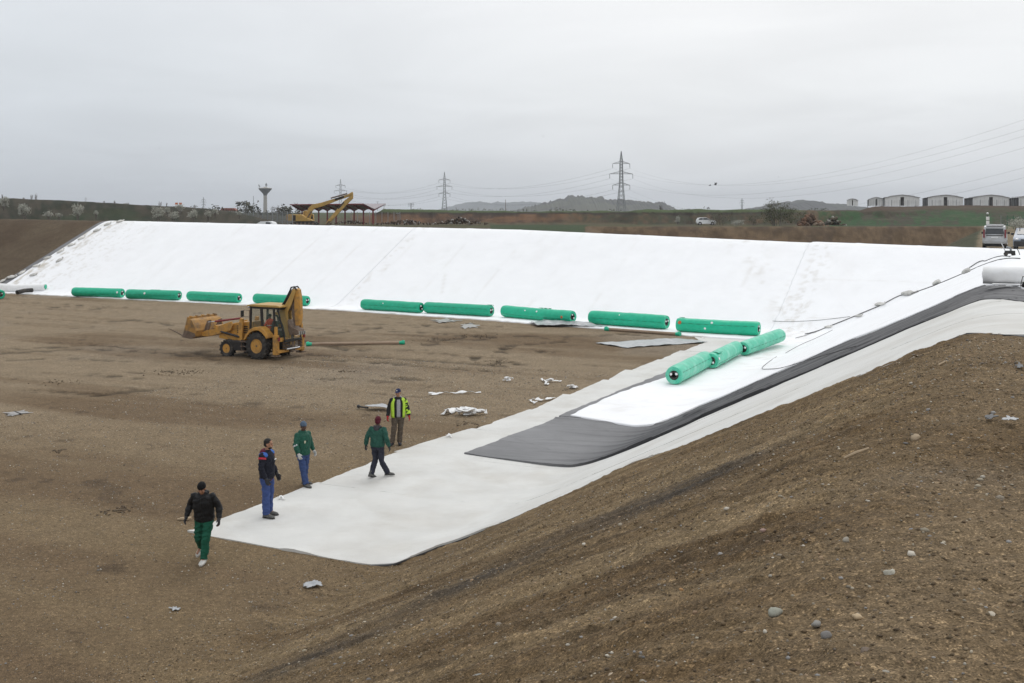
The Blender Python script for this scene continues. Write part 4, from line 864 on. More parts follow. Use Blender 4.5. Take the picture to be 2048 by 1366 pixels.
    for sy in (-yw, yw):
        for k, (a, b_) in pil.items(): w_ = .055 if k != 'mid' else .075; fr.prism([(a[0]-w_, a[1]), (a[0]+w_, a[1]), (b_[0]+w_, b_[1]), (b_[0]-w_, b_[1])], sy-.035, sy+.035)
        fr.prism([(x0-.62, 1.0), (x0-.55, 1.0), (x0-.10, z1-.1), (x0-.17, z1-.1)], sy-.03, sy+.03)
        fr.prism([(x1+.05, 1.08), (x1+.05, 1.2), (.5, 1.12), (.0, 1.52), (x0, 1.52), (x0, 1.40), (-.1, 1.40), (.45, 1.0)], sy-.032, sy+.032)
        fr.box(x0-.15, x1, sy-.03, sy+.03, z1-.1, z1)
    fr.box(x1-.1, x1-.03, -yw, yw, z1-.1, z1); fr.box(x0-.2, x0-.1, -yw, yw, z1-.12, z1); fr.box(x1-.03, x1+.05, -yw, yw, 1.02, 1.22); fr.box(x0-.62, x0-.5, -yw, yw, .92, 1.04)
    fr.build('cab_frame', Bk, root, bevel=.01)
    rf = MB(); rf.prism([(x1+.18, z1), (x1+.16, z1+.07), (x1-.1, z1+.12), (x0-.1, z1+.12), (x0-.30, z1+.08), (x0-.32, z1)], -yw-.10, yw+.10); rf.build('cab_roof', M['yellow2'], root, bevel=.03)
    def pane(nm, pts):
        m_ = MB(); m_.add(pts, [tuple(range(len(pts)))]); return m_.build(nm, M['glass'], root)
    for sy in (yw, -yw):
        pane('side_window', [(x1-.05, sy, 1.22), (.05, sy, 1.5), (.10, sy, z1-.1), (x1-.1, sy, z1-.1)][::1]); pane('side_window', [(-.10, sy, 1.5), (x0+.12, sy, 1.5), (x0+.2, sy, z1-.1), (0, sy, z1-.1)])
        pane('side_window', [(x0, sy, 1.45), (x0-.5, sy, 1.05), (x0-.12, sy, z1-.12), (x0+.08, sy, z1-.12)])
    pane('windscreen', [(x1+.01, -yw+.05, 1.2), (x1+.01, yw-.05, 1.2), (x1-.06, yw-.05, z1-.1), (x1-.06, -yw+.05, z1-.1)])
    pane('rear_window', [(x0-.56, -yw+.05, 1.05), (x0-.56, yw-.05, 1.05), (x0-.14, yw-.05, z1-.12), (x0-.14, -yw+.05, z1-.12)])
    se = MB(); se.box(-.30, .20, -.25, .25, 1.2, 1.42); se.prism([(-.28, 1.35), (-.38, 1.9), (-.28, 1.92), (-.18, 1.4)], -.22, .22); se.build('seat', Bk, root, bevel=.04)
    sw = MB(); sw.tube([(.62, 0, 1.1), (.42, 0, 1.62)], .03, 8); sw.loft([((.40, 0, 1.62), (.12, 0, .14), (0, .19, 0)), ((.37, 0, 1.64), (.12, 0, .14), (0, .19, 0))], 16); sw.box(.5, .75, -.35, .35, 1.1, 1.5); sw.build('steering_console', Bk, root)
    mi = MB(); mi.tube([(x1, yw, 2.45), (x1+.22, yw+.22, 2.48), (x1+.28, yw+.26, 2.15), (x1, yw, 2.1)], .014, 6); mi.build('mirror_arm', Bk, root)
    mi = MB(); mi.prism([(x1+.26, 2.12), (x1+.34, 2.12), (x1+.34, 2.46), (x1+.26, 2.46)], yw+.16, yw+.36); mi.build('mirror', Bk, root, bevel=.03)
    for yy in (-.5, .5):
        lm = MB(); lm.loft([((x1+.10, yy, z1+.02-.08), (0, .08, 0), (0, 0, .06)), ((x1+.22, yy, z1-.06), (0, .09, 0), (0, 0, .07))], 12); lm.build('work_lamp', M['steel'], root, smooth=40)
    # loader towers, arms, rams
    for sy in (.60, -.60):
        tw = MB(); tw.prism([(1.62, .85), (1.35, .85), (1.30, 2.0), (1.48, 2.02), (1.60, 1.6)], sy-.06, sy+.06); tw.build('loader_tower', Yl, root, bevel=.015)
        ar = MB(); ar.prism(poly([(915, 590), (930, 640), (905, 705), (770, 748), (620, 783), (540, 775), (530, 735), (600, 700), (690, 690), (760, 645), (880, 600)], .62), sy-.05, sy+.05); ar.build('loader_arm', Yl, root, bevel=.015)
        A, B_, C_ = L(880, 568, .5), L(700, 590, .5), L(610, 600, .5)
        cy = MB(); cy.tube([(A[0], sy*.75, A[1]), (B_[0], sy*.75, B_[1])], .055, 10); cy.build('ram_barrel', M['red'], root, smooth=40)
        cy = MB(); cy.tube([(B_[0], sy*.75, B_[1]), (C_[0], sy*.75, C_[1])], .03, 8); cy.build('ram_rod', M['steel'], root, smooth=40)
        A, B_ = L(1010, 790, .7), L(770, 720, .7); cy = MB(); cy.tube([(A[0], sy*1.05, A[1]), (B_[0], sy*1.05, B_[1])], .06, 10); cy.build('lift_ram', Bk, root, smooth=40)
        lk = MB(); P = poly([(640, 570), (600, 580), (575, 640), (555, 740), (590, 745), (625, 660)], .5); lk.prism(P, sy*.7-.04, sy*.7+.04); lk.build('bucket_link', M['rust'], root)
    mb = MB(); A = L(730, 655, .5); mb.tube([(A[0], -.65, A[1]), (A[0], .65, A[1])], .09, 12); mb.build('cross_tube', Yl, root, smooth=40)
    sh = poly([(292, 785), (400, 806), (455, 785), (462, 720), (440, 640), (415, 585), (350, 548)], 1.08)
    bk = MB(); n = len(sh); yy = 1.08
    inner = [(a+(.04 if i > 3 else 0), b_+.035) for i, (a, b_) in enumerate(sh)]
    bk.prism(sh+inner[::-1], -yy, yy); bk.build('bucket_shell', M['bucketpaint'], root)
    for sy in (-1.10, 1.08):
        sd_ = MB(); sd_.prism(sh, sy, sy+.025); sd_.build('bucket_side', M['bucketpaint'], root)
        wr = MB(); P = poly([(292, 787), (400, 808), (458, 786), (450, 745), (370, 710), (312, 705)], 1.08); wr.prism(P, sy-.006 if sy < 0 else sy+.026, sy-.001 if sy < 0 else sy+.031); wr.build('worn_plate', M['rust'], root)
    ed = MB(); ed.prism([(sh[0][0]+.10, sh[0][1]-.02), (sh[0][0]+.10, sh[0][1]+.0), (sh[1][0], sh[1][1]+.005), (sh[1][0], sh[1][1]-.03)], -1.13, 1.13); ed.build('cutting_edge', M['rust'], root)
    tp = MB(); tp.box(sh[-1][0]-.1, sh[-1][0]+.02, -1.1, 1.1, sh[-1][1]-.02, sh[-1][1]+.06)
    for q in range(5): yq = -.9+.45*q; tp.box(sh[-1][0]-.14, sh[-1][0]+.02, yq-.05, yq+.05, sh[-1][1]+.0, sh[-1][1]+.11)
    tp.build('bucket_top_bar', M['bucketpaint'], root, bevel=.01)
    A, B_, C_ = L(105, 680, 1.0), L(185, 712, 1.0), L(330, 792, 1.0); tn_ = MB(); tn_.tube([(A[0], 1.0, A[1]), (B_[0], 1.0, B_[1]), (C_[0], 1.0, C_[1])], [.012, .035, .04], 6); tn_.build('fork_tine', M['rust'], root)
    # rear frame, stabilisers
    rfm = MB(); rfm.box(-1.35, -1.02, -1.1, 1.1, .95, 1.12); rfm.box(-1.35, -1.02, -1.1, 1.1, .38, .52); rfm.box(-1.30, -1.05, -.35, .35, .5, 1.0); rfm.build('rear_frame', Yl, root, bevel=.02)
    vl = MB(); 
    for q in range(5): vl.tube([(-1.42, -.8, .6+.08*q), (-1.42, .8, .6+.08*q)], .028, 6)
    vl.build('hydraulic_pipes', Bk, root)
    rr_ = MB(); rr_.tube([(-1.47, -.5, .55), (-1.47, .55, .55)], .05, 10); rr_.build('slew_ram', M['steel'], root, smooth=40)
    for sy in (1.02, -1.02):
        sb = MB(); sb.box(-1.30, -1.06, sy-.12, sy+.12, .30, 1.30); sb.box(-1.24, -1.11, sy-.07, sy+.07, 1.30, 1.72); sb.build('stabiliser_leg', Yl, root, bevel=.012)
        fp = MB(); fp.box(-1.36, -1.0, sy-.2, sy+.2, .22, .27); fp.box(-1.24, -1.12, sy-.06, sy+.06, .27, .36); fp.build('stabiliser_foot', M['rust'], root)
        tl_ = MB(); tl_.box(-1.40, -1.35, sy-.06, sy+.06, 1.0, 1.2); tl_.build('tail_lamp', M['lampred'], root)
    # digging arm: crescent boom, stick, bucket, folded upright
    yb = 0.0
    for sy in (-.17, .13):
        bm_ = MB(); bm_.prism(poly([(1690, 915), (1645, 880), (1632, 770), (1605, 640), (1572, 560), (1530, 505), (1495, 492), (1495, 470), (1550, 462), (1600, 415), (1665, 300), (1705, 215), (1722, 172), (1752, 172), (1760, 205), (1735, 290), (1708, 370), (1660, 470), (1665, 560), (1690, 690), (1705, 870)], yb), sy, sy+.04); bm_.build('boom_plate', M['yellow2'], root, bevel=.01)
    bw = MB(); bw.prism(poly([(1685, 890), (1655, 870), (1640, 740), (1612, 620), (1650, 600), (1690, 740), (1698, 860)], yb), -.13, .13); bw.prism(poly([(1610, 420), (1670, 310), (1712, 220), (1745, 215), (1715, 330), (1660, 450)], yb), -.13, .13); bw.build('boom_web', M['rust'], root)
    hs = MB()
    for yy in (-.10, -.03, .04, .11):
        P = [L(*q, yb) for q in [(1500, 505), (1545, 560), (1580, 650), (1600, 760), (1620, 860)]]; hs.tube([(a, yy, b_) for a, b_ in P], .04, 6)
    hs.build('boom_hoses', Bk, root, smooth=50)
    A, B_ = L(1555, 448, yb), L(1690, 215, yb); cy = MB(); cy.tube([(A[0], 0, A[1]), (B_[0], 0, B_[1])], .085, 10)
    for yy in (-.13, .13): P = [L(*q, yb) for q in [(1550, 440), (1620, 330), (1680, 210), (1700, 160), (1740, 150), (1765, 185)]]; cy.tube([(a, yy, b_+.03) for a, b_ in P], .04, 6)
    cy.build('stick_ram', Bk, root, smooth=50)
    A, B_ = L(1665, 235, yb), L(1700, 190, yb); cy = MB(); cy.tube([(A[0], 0, A[1]+.08), (B_[0], 0, B_[1]+.06)], .05, 8); cy.build('ram_rod', M['steel'], root, smooth=50)
    sk = MB(); sk.prism(poly([(1728, 178), (1760, 165), (1788, 180), (1806, 290), (1812, 500), (1800, 640), (1752, 640), (1740, 500), (1735, 300)], yb), -.12, .12); sk.build('stick', Yl, root, bevel=.015)
    sk = MB(); sk.prism(poly([(1700, 330), (1728, 320), (1742, 500), (1752, 630), (1730, 640), (1695, 500)], yb), -.07, .07); sk.build('bucket_ram', M['rust'], root, bevel=.015)
    sp = MB(); P = poly([(1672, 560), (1690, 600), (1735, 660), (1800, 690), (1820, 735), (1795, 758), (1740, 750), (1700, 755), (1682, 690)], yb); sp.prism(P, -.28, .28)
    sp.build('digging_bucket', M['rust'], root, bevel=.02)
    tt = MB(); A = L(1800, 725, yb)
    for q in range(4): tt.box(A[0]-.12, A[0]+.08, -.26+.15*q, -.18+.15*q, A[1]-.12, A[1]+.05)
    tt.build('bucket_teeth', M['steel'], root)
    kp = MB(); P = L(1685, 905, yb); kp.tube([(P[0], 0, P[1]-.15), (P[0], 0, P[1]+.25)], .12, 10); kp.box(P[0]-.12, P[0]+.32, -.16, .16, P[1]-.18, P[1]-.06); kp.box(P[0]-.28, P[0]+.1, -.2, .2, P[1]-.25, P[1]-.2); kp.build('swing_post', M['rust'], root, bevel=.01)
    return root, (RX, RY, RZ)
loader_root, LPOS = build_loader()

# ------------------------------------------------------------------ long reach excavator on the far crest
def build_excavator():
    Y0 = 190.0; o = at(500+400/3.938, 340+436/3.938, Y0); root = empty('excavator', o, 0, 'yellow tracked excavator with a long folded boom standing behind the white bank', 'excavator')
    def P(zx, zy): q = at(500+zx/3.938, 340+zy/3.938, Y0); return (q.x-o.x, q.z-o.z)
    def pl(pts): return [P(*q) for q in pts]
    Y2, Bk = M['yellow2'], M['blackpaint']
    for sy in (-1.35, .75):
        tr = MB(); tr.prism(pl([(325, 424), (345, 410), (380, 404), (480, 404), (520, 410), (540, 424), (520, 436), (345, 436)]), sy, sy+.6); tr.build('track', M['dark'], root, bevel=.05)
        for q in range(6): w_ = MB(); a = P(352+q*31, 422); w_.tube([(a[0], sy-.03, a[1]), (a[0], sy+.02, a[1])], .22, 10); w_.build('track_roller', M['rust'], root)
    b_ = MB(); b_.prism(pl([(302, 350), (415, 350), (450, 372), (500, 395), (500, 402), (420, 404), (318, 402), (302, 395)]), -1.35, 1.35); b_.build('engine_housing', Y2, root, bevel=.08)
    cw = MB(); cw.prism(pl([(298, 352), (315, 350), (315, 402), (300, 398)]), -1.38, 1.38); cw.build('counterweight', M['yellow'], root, bevel=.08)
    lg = MB(); a = P(362, 376); lg.box(a[0]-.22, a[0]+.22, -1.37, -1.353, a[1]-.5, a[1]+.45); lg.build('vent_grille', Bk, root)
    for q in (325, 340, 385, 398): a = P(q, 352); ex = MB(); ex.tube([(a[0], -.5, a[1]-.05), (a[0], -.5, a[1]+.5)], .06, 8); ex.build('exhaust_pipe', M['rust'], root)
    cb = MB(); cb.prism(pl([(415, 325), (440, 318), (470, 345), (492, 348), (498, 390), (415, 392)]), .35, 1.35); cb.build('cab', Y2, root, bevel=.06)
    gl = MB(); gl.prism(pl([(466, 350), (490, 352), (494, 385), (466, 385)]), .33, 1.37); gl.build('cab_window', M['carglass'], root)
    rl = MB(); Q = pl([(418, 352), (418, 325), (436, 322), (440, 352)]); rl.tube([(a, -1.2, z) for a, z in Q], .035, 6); rl.build('hand_rail', Bk, root)
    bm_ = MB(); bm_.prism(pl([(428, 388), (446, 350), (462, 300), (492, 272), (560, 258), (690, 218), (775, 190), (808, 172), (812, 190), (780, 210), (700, 236), (580, 284), (505, 305), (490, 325), (475, 392)]), -.35, .35); bm_.build('boom', Y2, root, bevel=.04)
    sk = MB(); sk.prism(pl([(795, 175), (812, 180), (812, 225), (790, 245), (640, 405), (600, 434), (594, 430), (615, 395), (740, 245), (785, 210)]), -.28, .28); sk.build('stick', Y2, root, bevel=.04)
    ed = MB(); ed.prism(pl([(618, 402), (640, 400), (604, 436), (592, 434)]), -.3, .3); ed.build('stick_tip', M['rust'], root)
    for A, B_ in (((445, 392), (488, 325)), ((640, 222), (768, 186))):
        a, c_ = P(*A), P(*B_); cy = MB(); cy.tube([(a[0], -.45, a[1]), (c_[0], -.45, c_[1])], .12, 8); cy.build('ram', M['rust'], root)
    # faded black lettering along the boom and a dark mark on the housing
    for k in range(9):
        t_ = k/8; a = P(675+t_*62, 232-t_*19); lt = MB(); lt.box(a[0]-.12, a[0]+.12, -.365, -.353, a[1]-.16, a[1]+.16); lt.build('boom_letter', Bk, root)
    for k in range(6):
        t_ = k/5; a = P(738-t_*38, 258+t_*42); lt = MB(); lt.box(a[0]-.12, a[0]+.12, -.295, -.283, a[1]-.14, a[1]+.14); lt.build('stick_letter', Bk, root)
build_excavator()

# ------------------------------------------------------------------ cars
def car(name, loc, rz, Lc, Wc, Hc, prof, windows, paint, lab, kind, rack=False, rear=True, tyre_r=.31, axles=(.8, 3.35), estate=True):
    """x runs from tail (0) to nose (Lc); prof is the side outline; the shell narrows above the belt line"""
    root = empty(name, loc, rz, lab, 'car'); mb = MB(); ys = [(-1, .94), (-.94, 1.0), (-.5, 1.0), (0, 1.0), (.5, 1.0), (.94, 1.0), (1, .94)]; belt = Hc*.56
    cx0 = Lc/2; P = [(x-cx0, z) for x, z in prof]; n = len(P); vs = []
    for (yy, sc_) in ys:
        for (x, z) in P:
            k = 1-max(0, z-belt)/Hc*.36; cx_ = x*(sc_ if abs(yy) == 1 else 1-.06*abs(yy)**4); vs.append((cx_, yy*Wc/2*k, z if abs(yy) < 1 else max(.28, min(z, z-.0))))
    m = len(ys); fs = [(i*n+j, i*n+(j+1) % n, (i+1)*n+(j+1) % n, (i+1)*n+j) for i in range(m-1) for j in range(n)]+[tuple(range(n))[::-1], tuple(range((m-1)*n, m*n))]
    mb.add(vs, fs); mb.build('body', M[paint], root, smooth=38)
    def ysurf(z, s_): return s_*(Wc/2*(1-max(0, z-belt)/Hc*.36)+.006)
    for w_ in windows:
        for s_ in (-1, 1):
            g = MB(); g.add([(x-cx0, ysurf(z, s_), z) for x, z in w_], [tuple(range(len(w_)))]); g.build('side_window', M['carglass'], root)
    for ax in axles:
        for s_ in (-1, 1):
            r = empty('wheel', (ax-cx0, s_*(Wc/2-.10), tyre_r)); r.parent = root; t1 = MB(); t1.loft([((0, -.1, 0), (tyre_r*.9, 0, 0), (0, 0, tyre_r*.9)), ((0, -.08, 0), (tyre_r, 0, 0), (0, 0, tyre_r)), ((0, .08, 0), (tyre_r, 0, 0), (0, 0, tyre_r)), ((0, .1, 0), (tyre_r*.9, 0, 0), (0, 0, tyre_r*.9))], 20); t1.build('tyre', M['dark'], r, smooth=40)
            t1 = MB(); t1.loft([((0, s_*.095, 0), (tyre_r*.62, 0, 0), (0, 0, tyre_r*.62)), ((0, s_*.112, 0), (tyre_r*.6, 0, 0), (0, 0, tyre_r*.6))], 14); t1.build('rim', M['steel'], r)
            a = MB(); n_ = 16; a.loft([((ax-cx0, s_*(Wc/2-.02), tyre_r), (tyre_r*1.16, 0, 0), (0, 0, tyre_r*1.16)), ((ax-cx0, s_*(Wc/2+.004), tyre_r), (tyre_r*1.16, 0, 0), (0, 0, tyre_r*1.16))], 20); a.build('wheel_arch', M['blackpaint'], root)
    return root, cx0, ysurf
vanprof = [(0.02, .45), (0, .62), (.04, 1.0), (.10, 1.1), (.28, 1.72), (.40, 1.78), (2.2, 1.82), (2.75, 1.72), (3.35, 1.18), (4.2, 1.02), (4.42, .80), (4.45, .42), (4.2, .26), (.25, .28)]
vl = hit(1990, 499); rz_v = math.radians(90-25)
r_, cx0, ysf = car('estate_van', (vl.x+.9, vl.y+2.0, vl.z+.02), rz_v, 4.45, 1.74, 1.8, vanprof, [[(.45, 1.15), (.5, 1.62), (1.35, 1.66), (1.35, 1.15)], [(1.42, 1.15), (1.42, 1.66), (2.35, 1.66), (2.35, 1.15)], [(2.42, 1.15), (2.42, 1.64), (2.7, 1.6), (3.15, 1.18)]], 'silver', 'silver estate van seen from behind at the top of the right-hand bank', 'van')
def quadpart(nm, pts, m_, par, th=.012): q = MB(); q.add(pts, [tuple(range(len(pts)))]); o = q.build(nm, m_, par); return o
def tailx(z): return np.interp(z, [.62, 1.0, 1.1, 1.72], [0, .04, .10, .28])-cx0-.012
def tq(y0, y1, z0, z1): return [(tailx(z0), y0, z0), (tailx(z0), y1, z0), (tailx(z1), y1*.93, z1), (tailx(z1), y0*.93, z1)]
quadpart('rear_window', tq(-.66, .66, 1.16, 1.60), M['carglass'], r_)
quadpart('trim_strip', tq(-.62, .62, 1.02, 1.09), M['blackpaint'], r_)
quadpart('number_plate', tq(-.26, .26, .86, .96), M['white'], r_)
for s_ in (-1, 1):
    lm = MB(); lm.prism([(tailx(.9), .88), (tailx(1.1)-.01, 1.1), (tailx(1.6)-.01, 1.52), (tailx(1.6)+.10, 1.52), (tailx(1.1)+.14, .95)], s_*.70 if s_ > 0 else -.82, s_*.82 if s_ > 0 else -.70); lm.build('tail_lamp', M['lampred'], r_)
    rk = MB(); rk.tube([(-1.7, s_*.60, 1.84), (.3, s_*.60, 1.88)], .025, 6); rk.tube([(-1.6, s_*.60, 1.78), (-1.6, s_*.60, 1.86)], .02, 6); rk.tube([(.2, s_*.60, 1.78), (.2, s_*.60, 1.88)], .02, 6); rk.build('roof_rail', M['galv'], r_)
    mi = MB(); mi.box(1.0, 1.12, s_*.86, s_*1.04, 1.12, 1.30) if s_ > 0 else mi.box(1.0, 1.12, -1.04, -.86, 1.12, 1.30); mi.build('door_mirror', M['blackpaint'], r_, bevel=.03)
sp_ = MB(); sp_.box(-2.05, -1.75, -.62, .62, 1.80, 1.86); sp_.box(-1.78, -1.70, -.6, .6, 1.86, 1.92); sp_.build('roof_spoiler', M['silver'], r_, bevel=.02)
bp_ = MB(); bp_.box(-cx0-.07, -cx0+.02, -.80, .80, .42, .66); bp_.build('bumper', M['silver'], r_, bevel=.03)
ub = MB(); ub.box(-cx0, cx0-.1, -.7, .7, .20, .40); ub.build('underbody', M['blackpaint'], r_)
# second car, facing us, cut by the frame
vl2 = hit(2058, 501)
r2, cx0, ysf = car('hatchback_car', (vl2.x+.75, vl2.y+1.8, vl2.z+.02), math.radians(-90-27), 4.1, 1.72, 1.5, [(0.02, .45), (0, .7), (.05, 1.0), (.35, 1.42), (.9, 1.5), (2.1, 1.49), (3.0, 1.05), (3.9, .86), (4.08, .7), (4.1, .40), (3.9, .24), (.2, .26)], [[(.5, 1.02), (.75, 1.36), (1.3, 1.40), (1.3, 1.02)], [(1.38, 1.02), (1.38, 1.40), (2.1, 1.40), (2.75, 1.04)]], 'bluegrey', 'blue-grey car facing the camera at the right edge, beside the silver van', 'car', axles=(.75, 3.25))
def nx(z): return np.interp(z, [.40, .70, .86, 1.05, 1.49], [4.1, 4.08, 3.9, 3.0, 2.1])-cx0+.02
quadpart('windscreen', [(nx(1.08), -.66, 1.09), (nx(1.08), .66, 1.09), (nx(1.44), .58, 1.45), (nx(1.44), -.58, 1.45)], M['carglass'], r2)
for s_ in (-1, 1):
    lm = MB(); lm.ball((nx(.76)-.07, s_*.62, .74), .10, .17, .09, 12); lm.build('headlight', M['steel'], r2, smooth=60)
    mi = MB(); mi.ball((.55, s_*.96, 1.10), .07, .12, .09, 8); mi.build('door_mirror', M['blackpaint'], r2, smooth=60)
bp_ = MB(); bp_.box(cx0-.06, cx0+.06, -.82, .82, .26, .62); bp_.build('bumper', M['blackpaint'], r2, bevel=.04)
gr_ = MB(); gr_.box(cx0-.02, cx0+.03, -.36, .36, .66, .76); gr_.build('grille', M['blackpaint'], r2)
rl = MB(); rl.tube([(-1.4, .5, 1.53), (.3, .5, 1.53)], .025, 6); rl.tube([(-1.4, -.5, 1.53), (.3, -.5, 1.53)], .025, 6); rl.build('roof_rail', M['blackpaint'], r2)
# white car far off
gp = at(1412, 455.5, 218); gz_ = gzf(gp.x, 218)
r3, cx0, ysf = car('white_car', (gp.x, 218, gz_), math.radians(-4), 3.9, 1.7, 1.5, [(0.02, .45), (0, .7), (.05, 1.05), (.3, 1.42), (.8, 1.52), (2.0, 1.5), (2.8, 1.08), (3.7, .90), (3.88, .7), (3.9, .40), (3.7, .24), (.2, .26)], [[(.42, 1.06), (.6, 1.38), (1.25, 1.42), (1.25, 1.06)], [(1.32, 1.06), (1.32, 1.42), (2.0, 1.42), (2.6, 1.08)]], 'carwhite', 'white hatchback parked side-on in front of the green bank', 'car', axles=(.7, 3.15))
gp = at(526, 447, 150)
r4, cx0, ysf = car('white_car', (gp.x, 150, gzf(gp.x, 150)-.45), math.radians(170), 3.9, 1.7, 1.5, [(0.02, .45), (0, .7), (.05, 1.05), (.3, 1.42), (.8, 1.52), (2.0, 1.5), (2.8, 1.08), (3.7, .90), (3.88, .7), (3.9, .40), (3.7, .24), (.2, .26)], [[(.42, 1.06), (.6, 1.38), (1.25, 1.42), (1.25, 1.06)]], 'carwhite', 'roof of a white car just showing above the crest left of the excavator', 'car', axles=(.7, 3.15))

# ------------------------------------------------------------------ things at the top of the right bank
p = hit(2005, 571, off=.05); zt = gzf(16.6, 31.6)
c = Vector((15.78, 31.4, 0)); c.z = gzf(c.x, c.y)+.10
root = empty('cloth_roll', c, 0, 'thick roll of white cloth lying on the crest above the black liner', 'roll'); d = Vector((.9, -.40, 0)).normalized(); aY = Vector((.40, .9, 0)).normalized()
A, B_ = -d*2.15, d*2.4
R0 = .25; mb = MB(); mb.loft([(A+d*t_*4.45+Vector((0, 0, R0*1.0)), aY*R0*(1+.02*math.sin(t_*9)), Vector((0, 0, R0*(1+.02*math.cos(t_*7))))) for t_ in np.linspace(0, 1, 30)], 36); mb.build('rolled_cloth', M['cloth_white'], root, smooth=50)
mb = MB(); mb.loft([(A-d*.012+Vector((0, 0, R0)), aY*R0*.5, Vector((0, 0, R0*.5))), (A-d*.02+Vector((0, 0, R0)), aY*R0*.3, Vector((0, 0, R0*.3)))], 16); mb.build('roll_core', M['dark'], root)
mb = MB(Matrix.Rotation(math.atan2(-.40, .9), 4, 'Z')); mb.box(-1.9, 2.3, -.50, -.22, 0.0, .03); mb.build('loose_tail', M['cloth_white'], root, bevel=.015)
def welder(loc, rz, sc_, lab):
    root = empty('welding_machine', loc, rz, lab, 'machine'); root.scale = (sc_,)*3
    mb = MB(); mb.box(-.28, .2, -.16, .16, .10, .26); mb.build('body', M['blackpaint'], root, bevel=.02)
    mb = MB(); mb.tube([(-.1, 0, .26), (-.05, 0, .40), (.12, .02, .44)], .055, 10); mb.build('motor', M['galv'], root, smooth=40)
    for x in (-.2, .15):
        for y in (-.17, .17): w_ = MB(); w_.tube([(x, y-.03, .09), (x, y+.03, .09)], .09, 12); w_.build('wheel', M['dark'], root, smooth=40)
    h = MB(); h.tube([(.18, -.12, .24), (.34, -.12, .62), (.34, .12, .62), (.18, .12, .24)], .016, 6); h.build('handle', M['steel'], root)
    h = MB(); h.tube([(-.1, .05, .42), (-.3, .1, .5), (-.45, .05, .2), (-.5, 0, .02)], .02, 6); h.build('cable', M['dark'], root)
    l_ = MB(); l_.box(-.22, .0, -.168, -.162, .14, .22); l_.build('plate', M['white'], root)
q = hit(2043, 583); welder((q.x+.12, q.y-.25, gzf(q.x, q.y)+.12), .3, .62, 'small wheeled welding machine in front of the white cloth roll')
q = hit(2018, 515); welder((q.x, q.y, gzf(q.x, q.y)+.1), 2.8, 1.15, 'dark wheeled welding machine at the top corner of the white cover below the cars')
root = empty('warning_sign', at(1975, 462, 150)-Vector((0, 0, .0)), 0, 'narrow post carrying two white boards and a small white lamp', 'sign'); h = MB(); h.tube([(0, 0, -1), (0, 0, 2.3)], .05, 6); h.build('post', M['blackpaint'], root)
for z0 in (.95, 1.5): h = MB(); h.box(-.22, .22, -.09, -.055, z0, z0+.45); h.build('board', M['white'], root)
h = MB(); h.ball((0, 0, 2.4), .16, .16, .14, 8); h.build('lamp_head', M['white'], root)
root = empty('wire_fence', at(2002, 457, 168), 0, 'green wire fence panels behind the silver van', 'fence')
for k in range(5): h = MB(); h.box(k*.95-.03, k*.95+.03, -.03, .03, -.5, 2.0); h.build('post', M['greenmesh'] if k else M['galv'], root)
h = MB()
for k in range(40): h.box(k*.095, k*.095+.012, -.01, .01, .0, 1.8)
for k in range(6): h.box(0, 3.8, -.01, .01, .3*k, .3*k+.015)
h.build('wire_mesh', M['greenmesh'], root)

# ------------------------------------------------------------------ far structures
def shed(px0, px1, Y, lab, hgt=3.4, depth=26, skew=-.55, first=None):
    a, b_ = at(px0, 411, Y), at(px1, 411, Y); w = b_.x-a.x; root = empty('shed', (a.x, Y, a.z-.1), math.radians(0), lab, 'shed', 'white farm sheds on top of the right-hand bank')
    def P(t_, z): return (t_*w, z)
    k = math.tan(skew)
    def shear(mb): mb.v = [(x+y*.31, y, z) for x, y, z in mb.v]; return mb
    f = MB(); f.prism([P(0, 0), P(1, 0), P(1, hgt*.78), P(.86, hgt*.84), P(.86, hgt*.88), P(.5, hgt), P(.14, hgt*.88), P(.14, hgt*.84), P(0, hgt*.78)], 0, .15); shear(f).build('front_wall', M['cladding'], root)
    sw = MB(); sw.add([(0, .15, 0), (0, depth, 0), (0, depth, hgt*.76), (0, .15, hgt*.76)], [(0, 1, 2, 3)]); sw.add([(w, .15, 0), (w, depth, 0), (w, depth, hgt*.76), (w, .15, hgt*.76)], [(3, 2, 1, 0)]); shear(sw).build('side_wall', M['opening'], root)
    pv = MB()
    for q in range(7): pv.box(-.05, .08, .2+q*depth/7, .5+q*depth/7, 0, hgt*.76)
    shear(pv).build('side_post', M['cladding'], root)
    r_ = MB(); T = [(-.03, .77), (.14, .86), (.14, .90), (.5, 1.03), (.86, .90), (.86, .86), (1.03, .77)]; r_.prism([P(t_, z*hgt) for t_, z in T]+[P(t_, z*hgt-.06) for t_, z in T[::-1]], -.35, depth); shear(r_).build('roof', M['shedroof'], root)
    dr = MB(); dr.box(w*.45, w*.55, -.03, 0.05, .05, hgt*.80); shear(dr).build('door', M['opening'], root)
    for t_ in (.2, .32, .7, .82): j = MB(); j.box(w*t_, w*t_+.04, -.012, .01, 0, hgt*.8); shear(j).build('panel_joint', M['shedroof'], root)
sl_ = ['leftmost whole white shed with a dark central door', 'second whole white shed from the left on the bank', 'third whole white shed on the bank, nearest the sign post', 'white shed cut off by the right edge of the photo']
for i, (a, b_) in enumerate([(1770, 1839), (1856, 1926), (1946, 2018), (2038, 2110)]): shed(a, b_, 326, sl_[i], 3.25)
shed(1738, 1768, 370, 'small distant white shed partly hidden left of the whole sheds', 2.9, 40)
shed(1694, 1716, 365, 'lone pale shed at the left end of the bank', 2.4, 20)
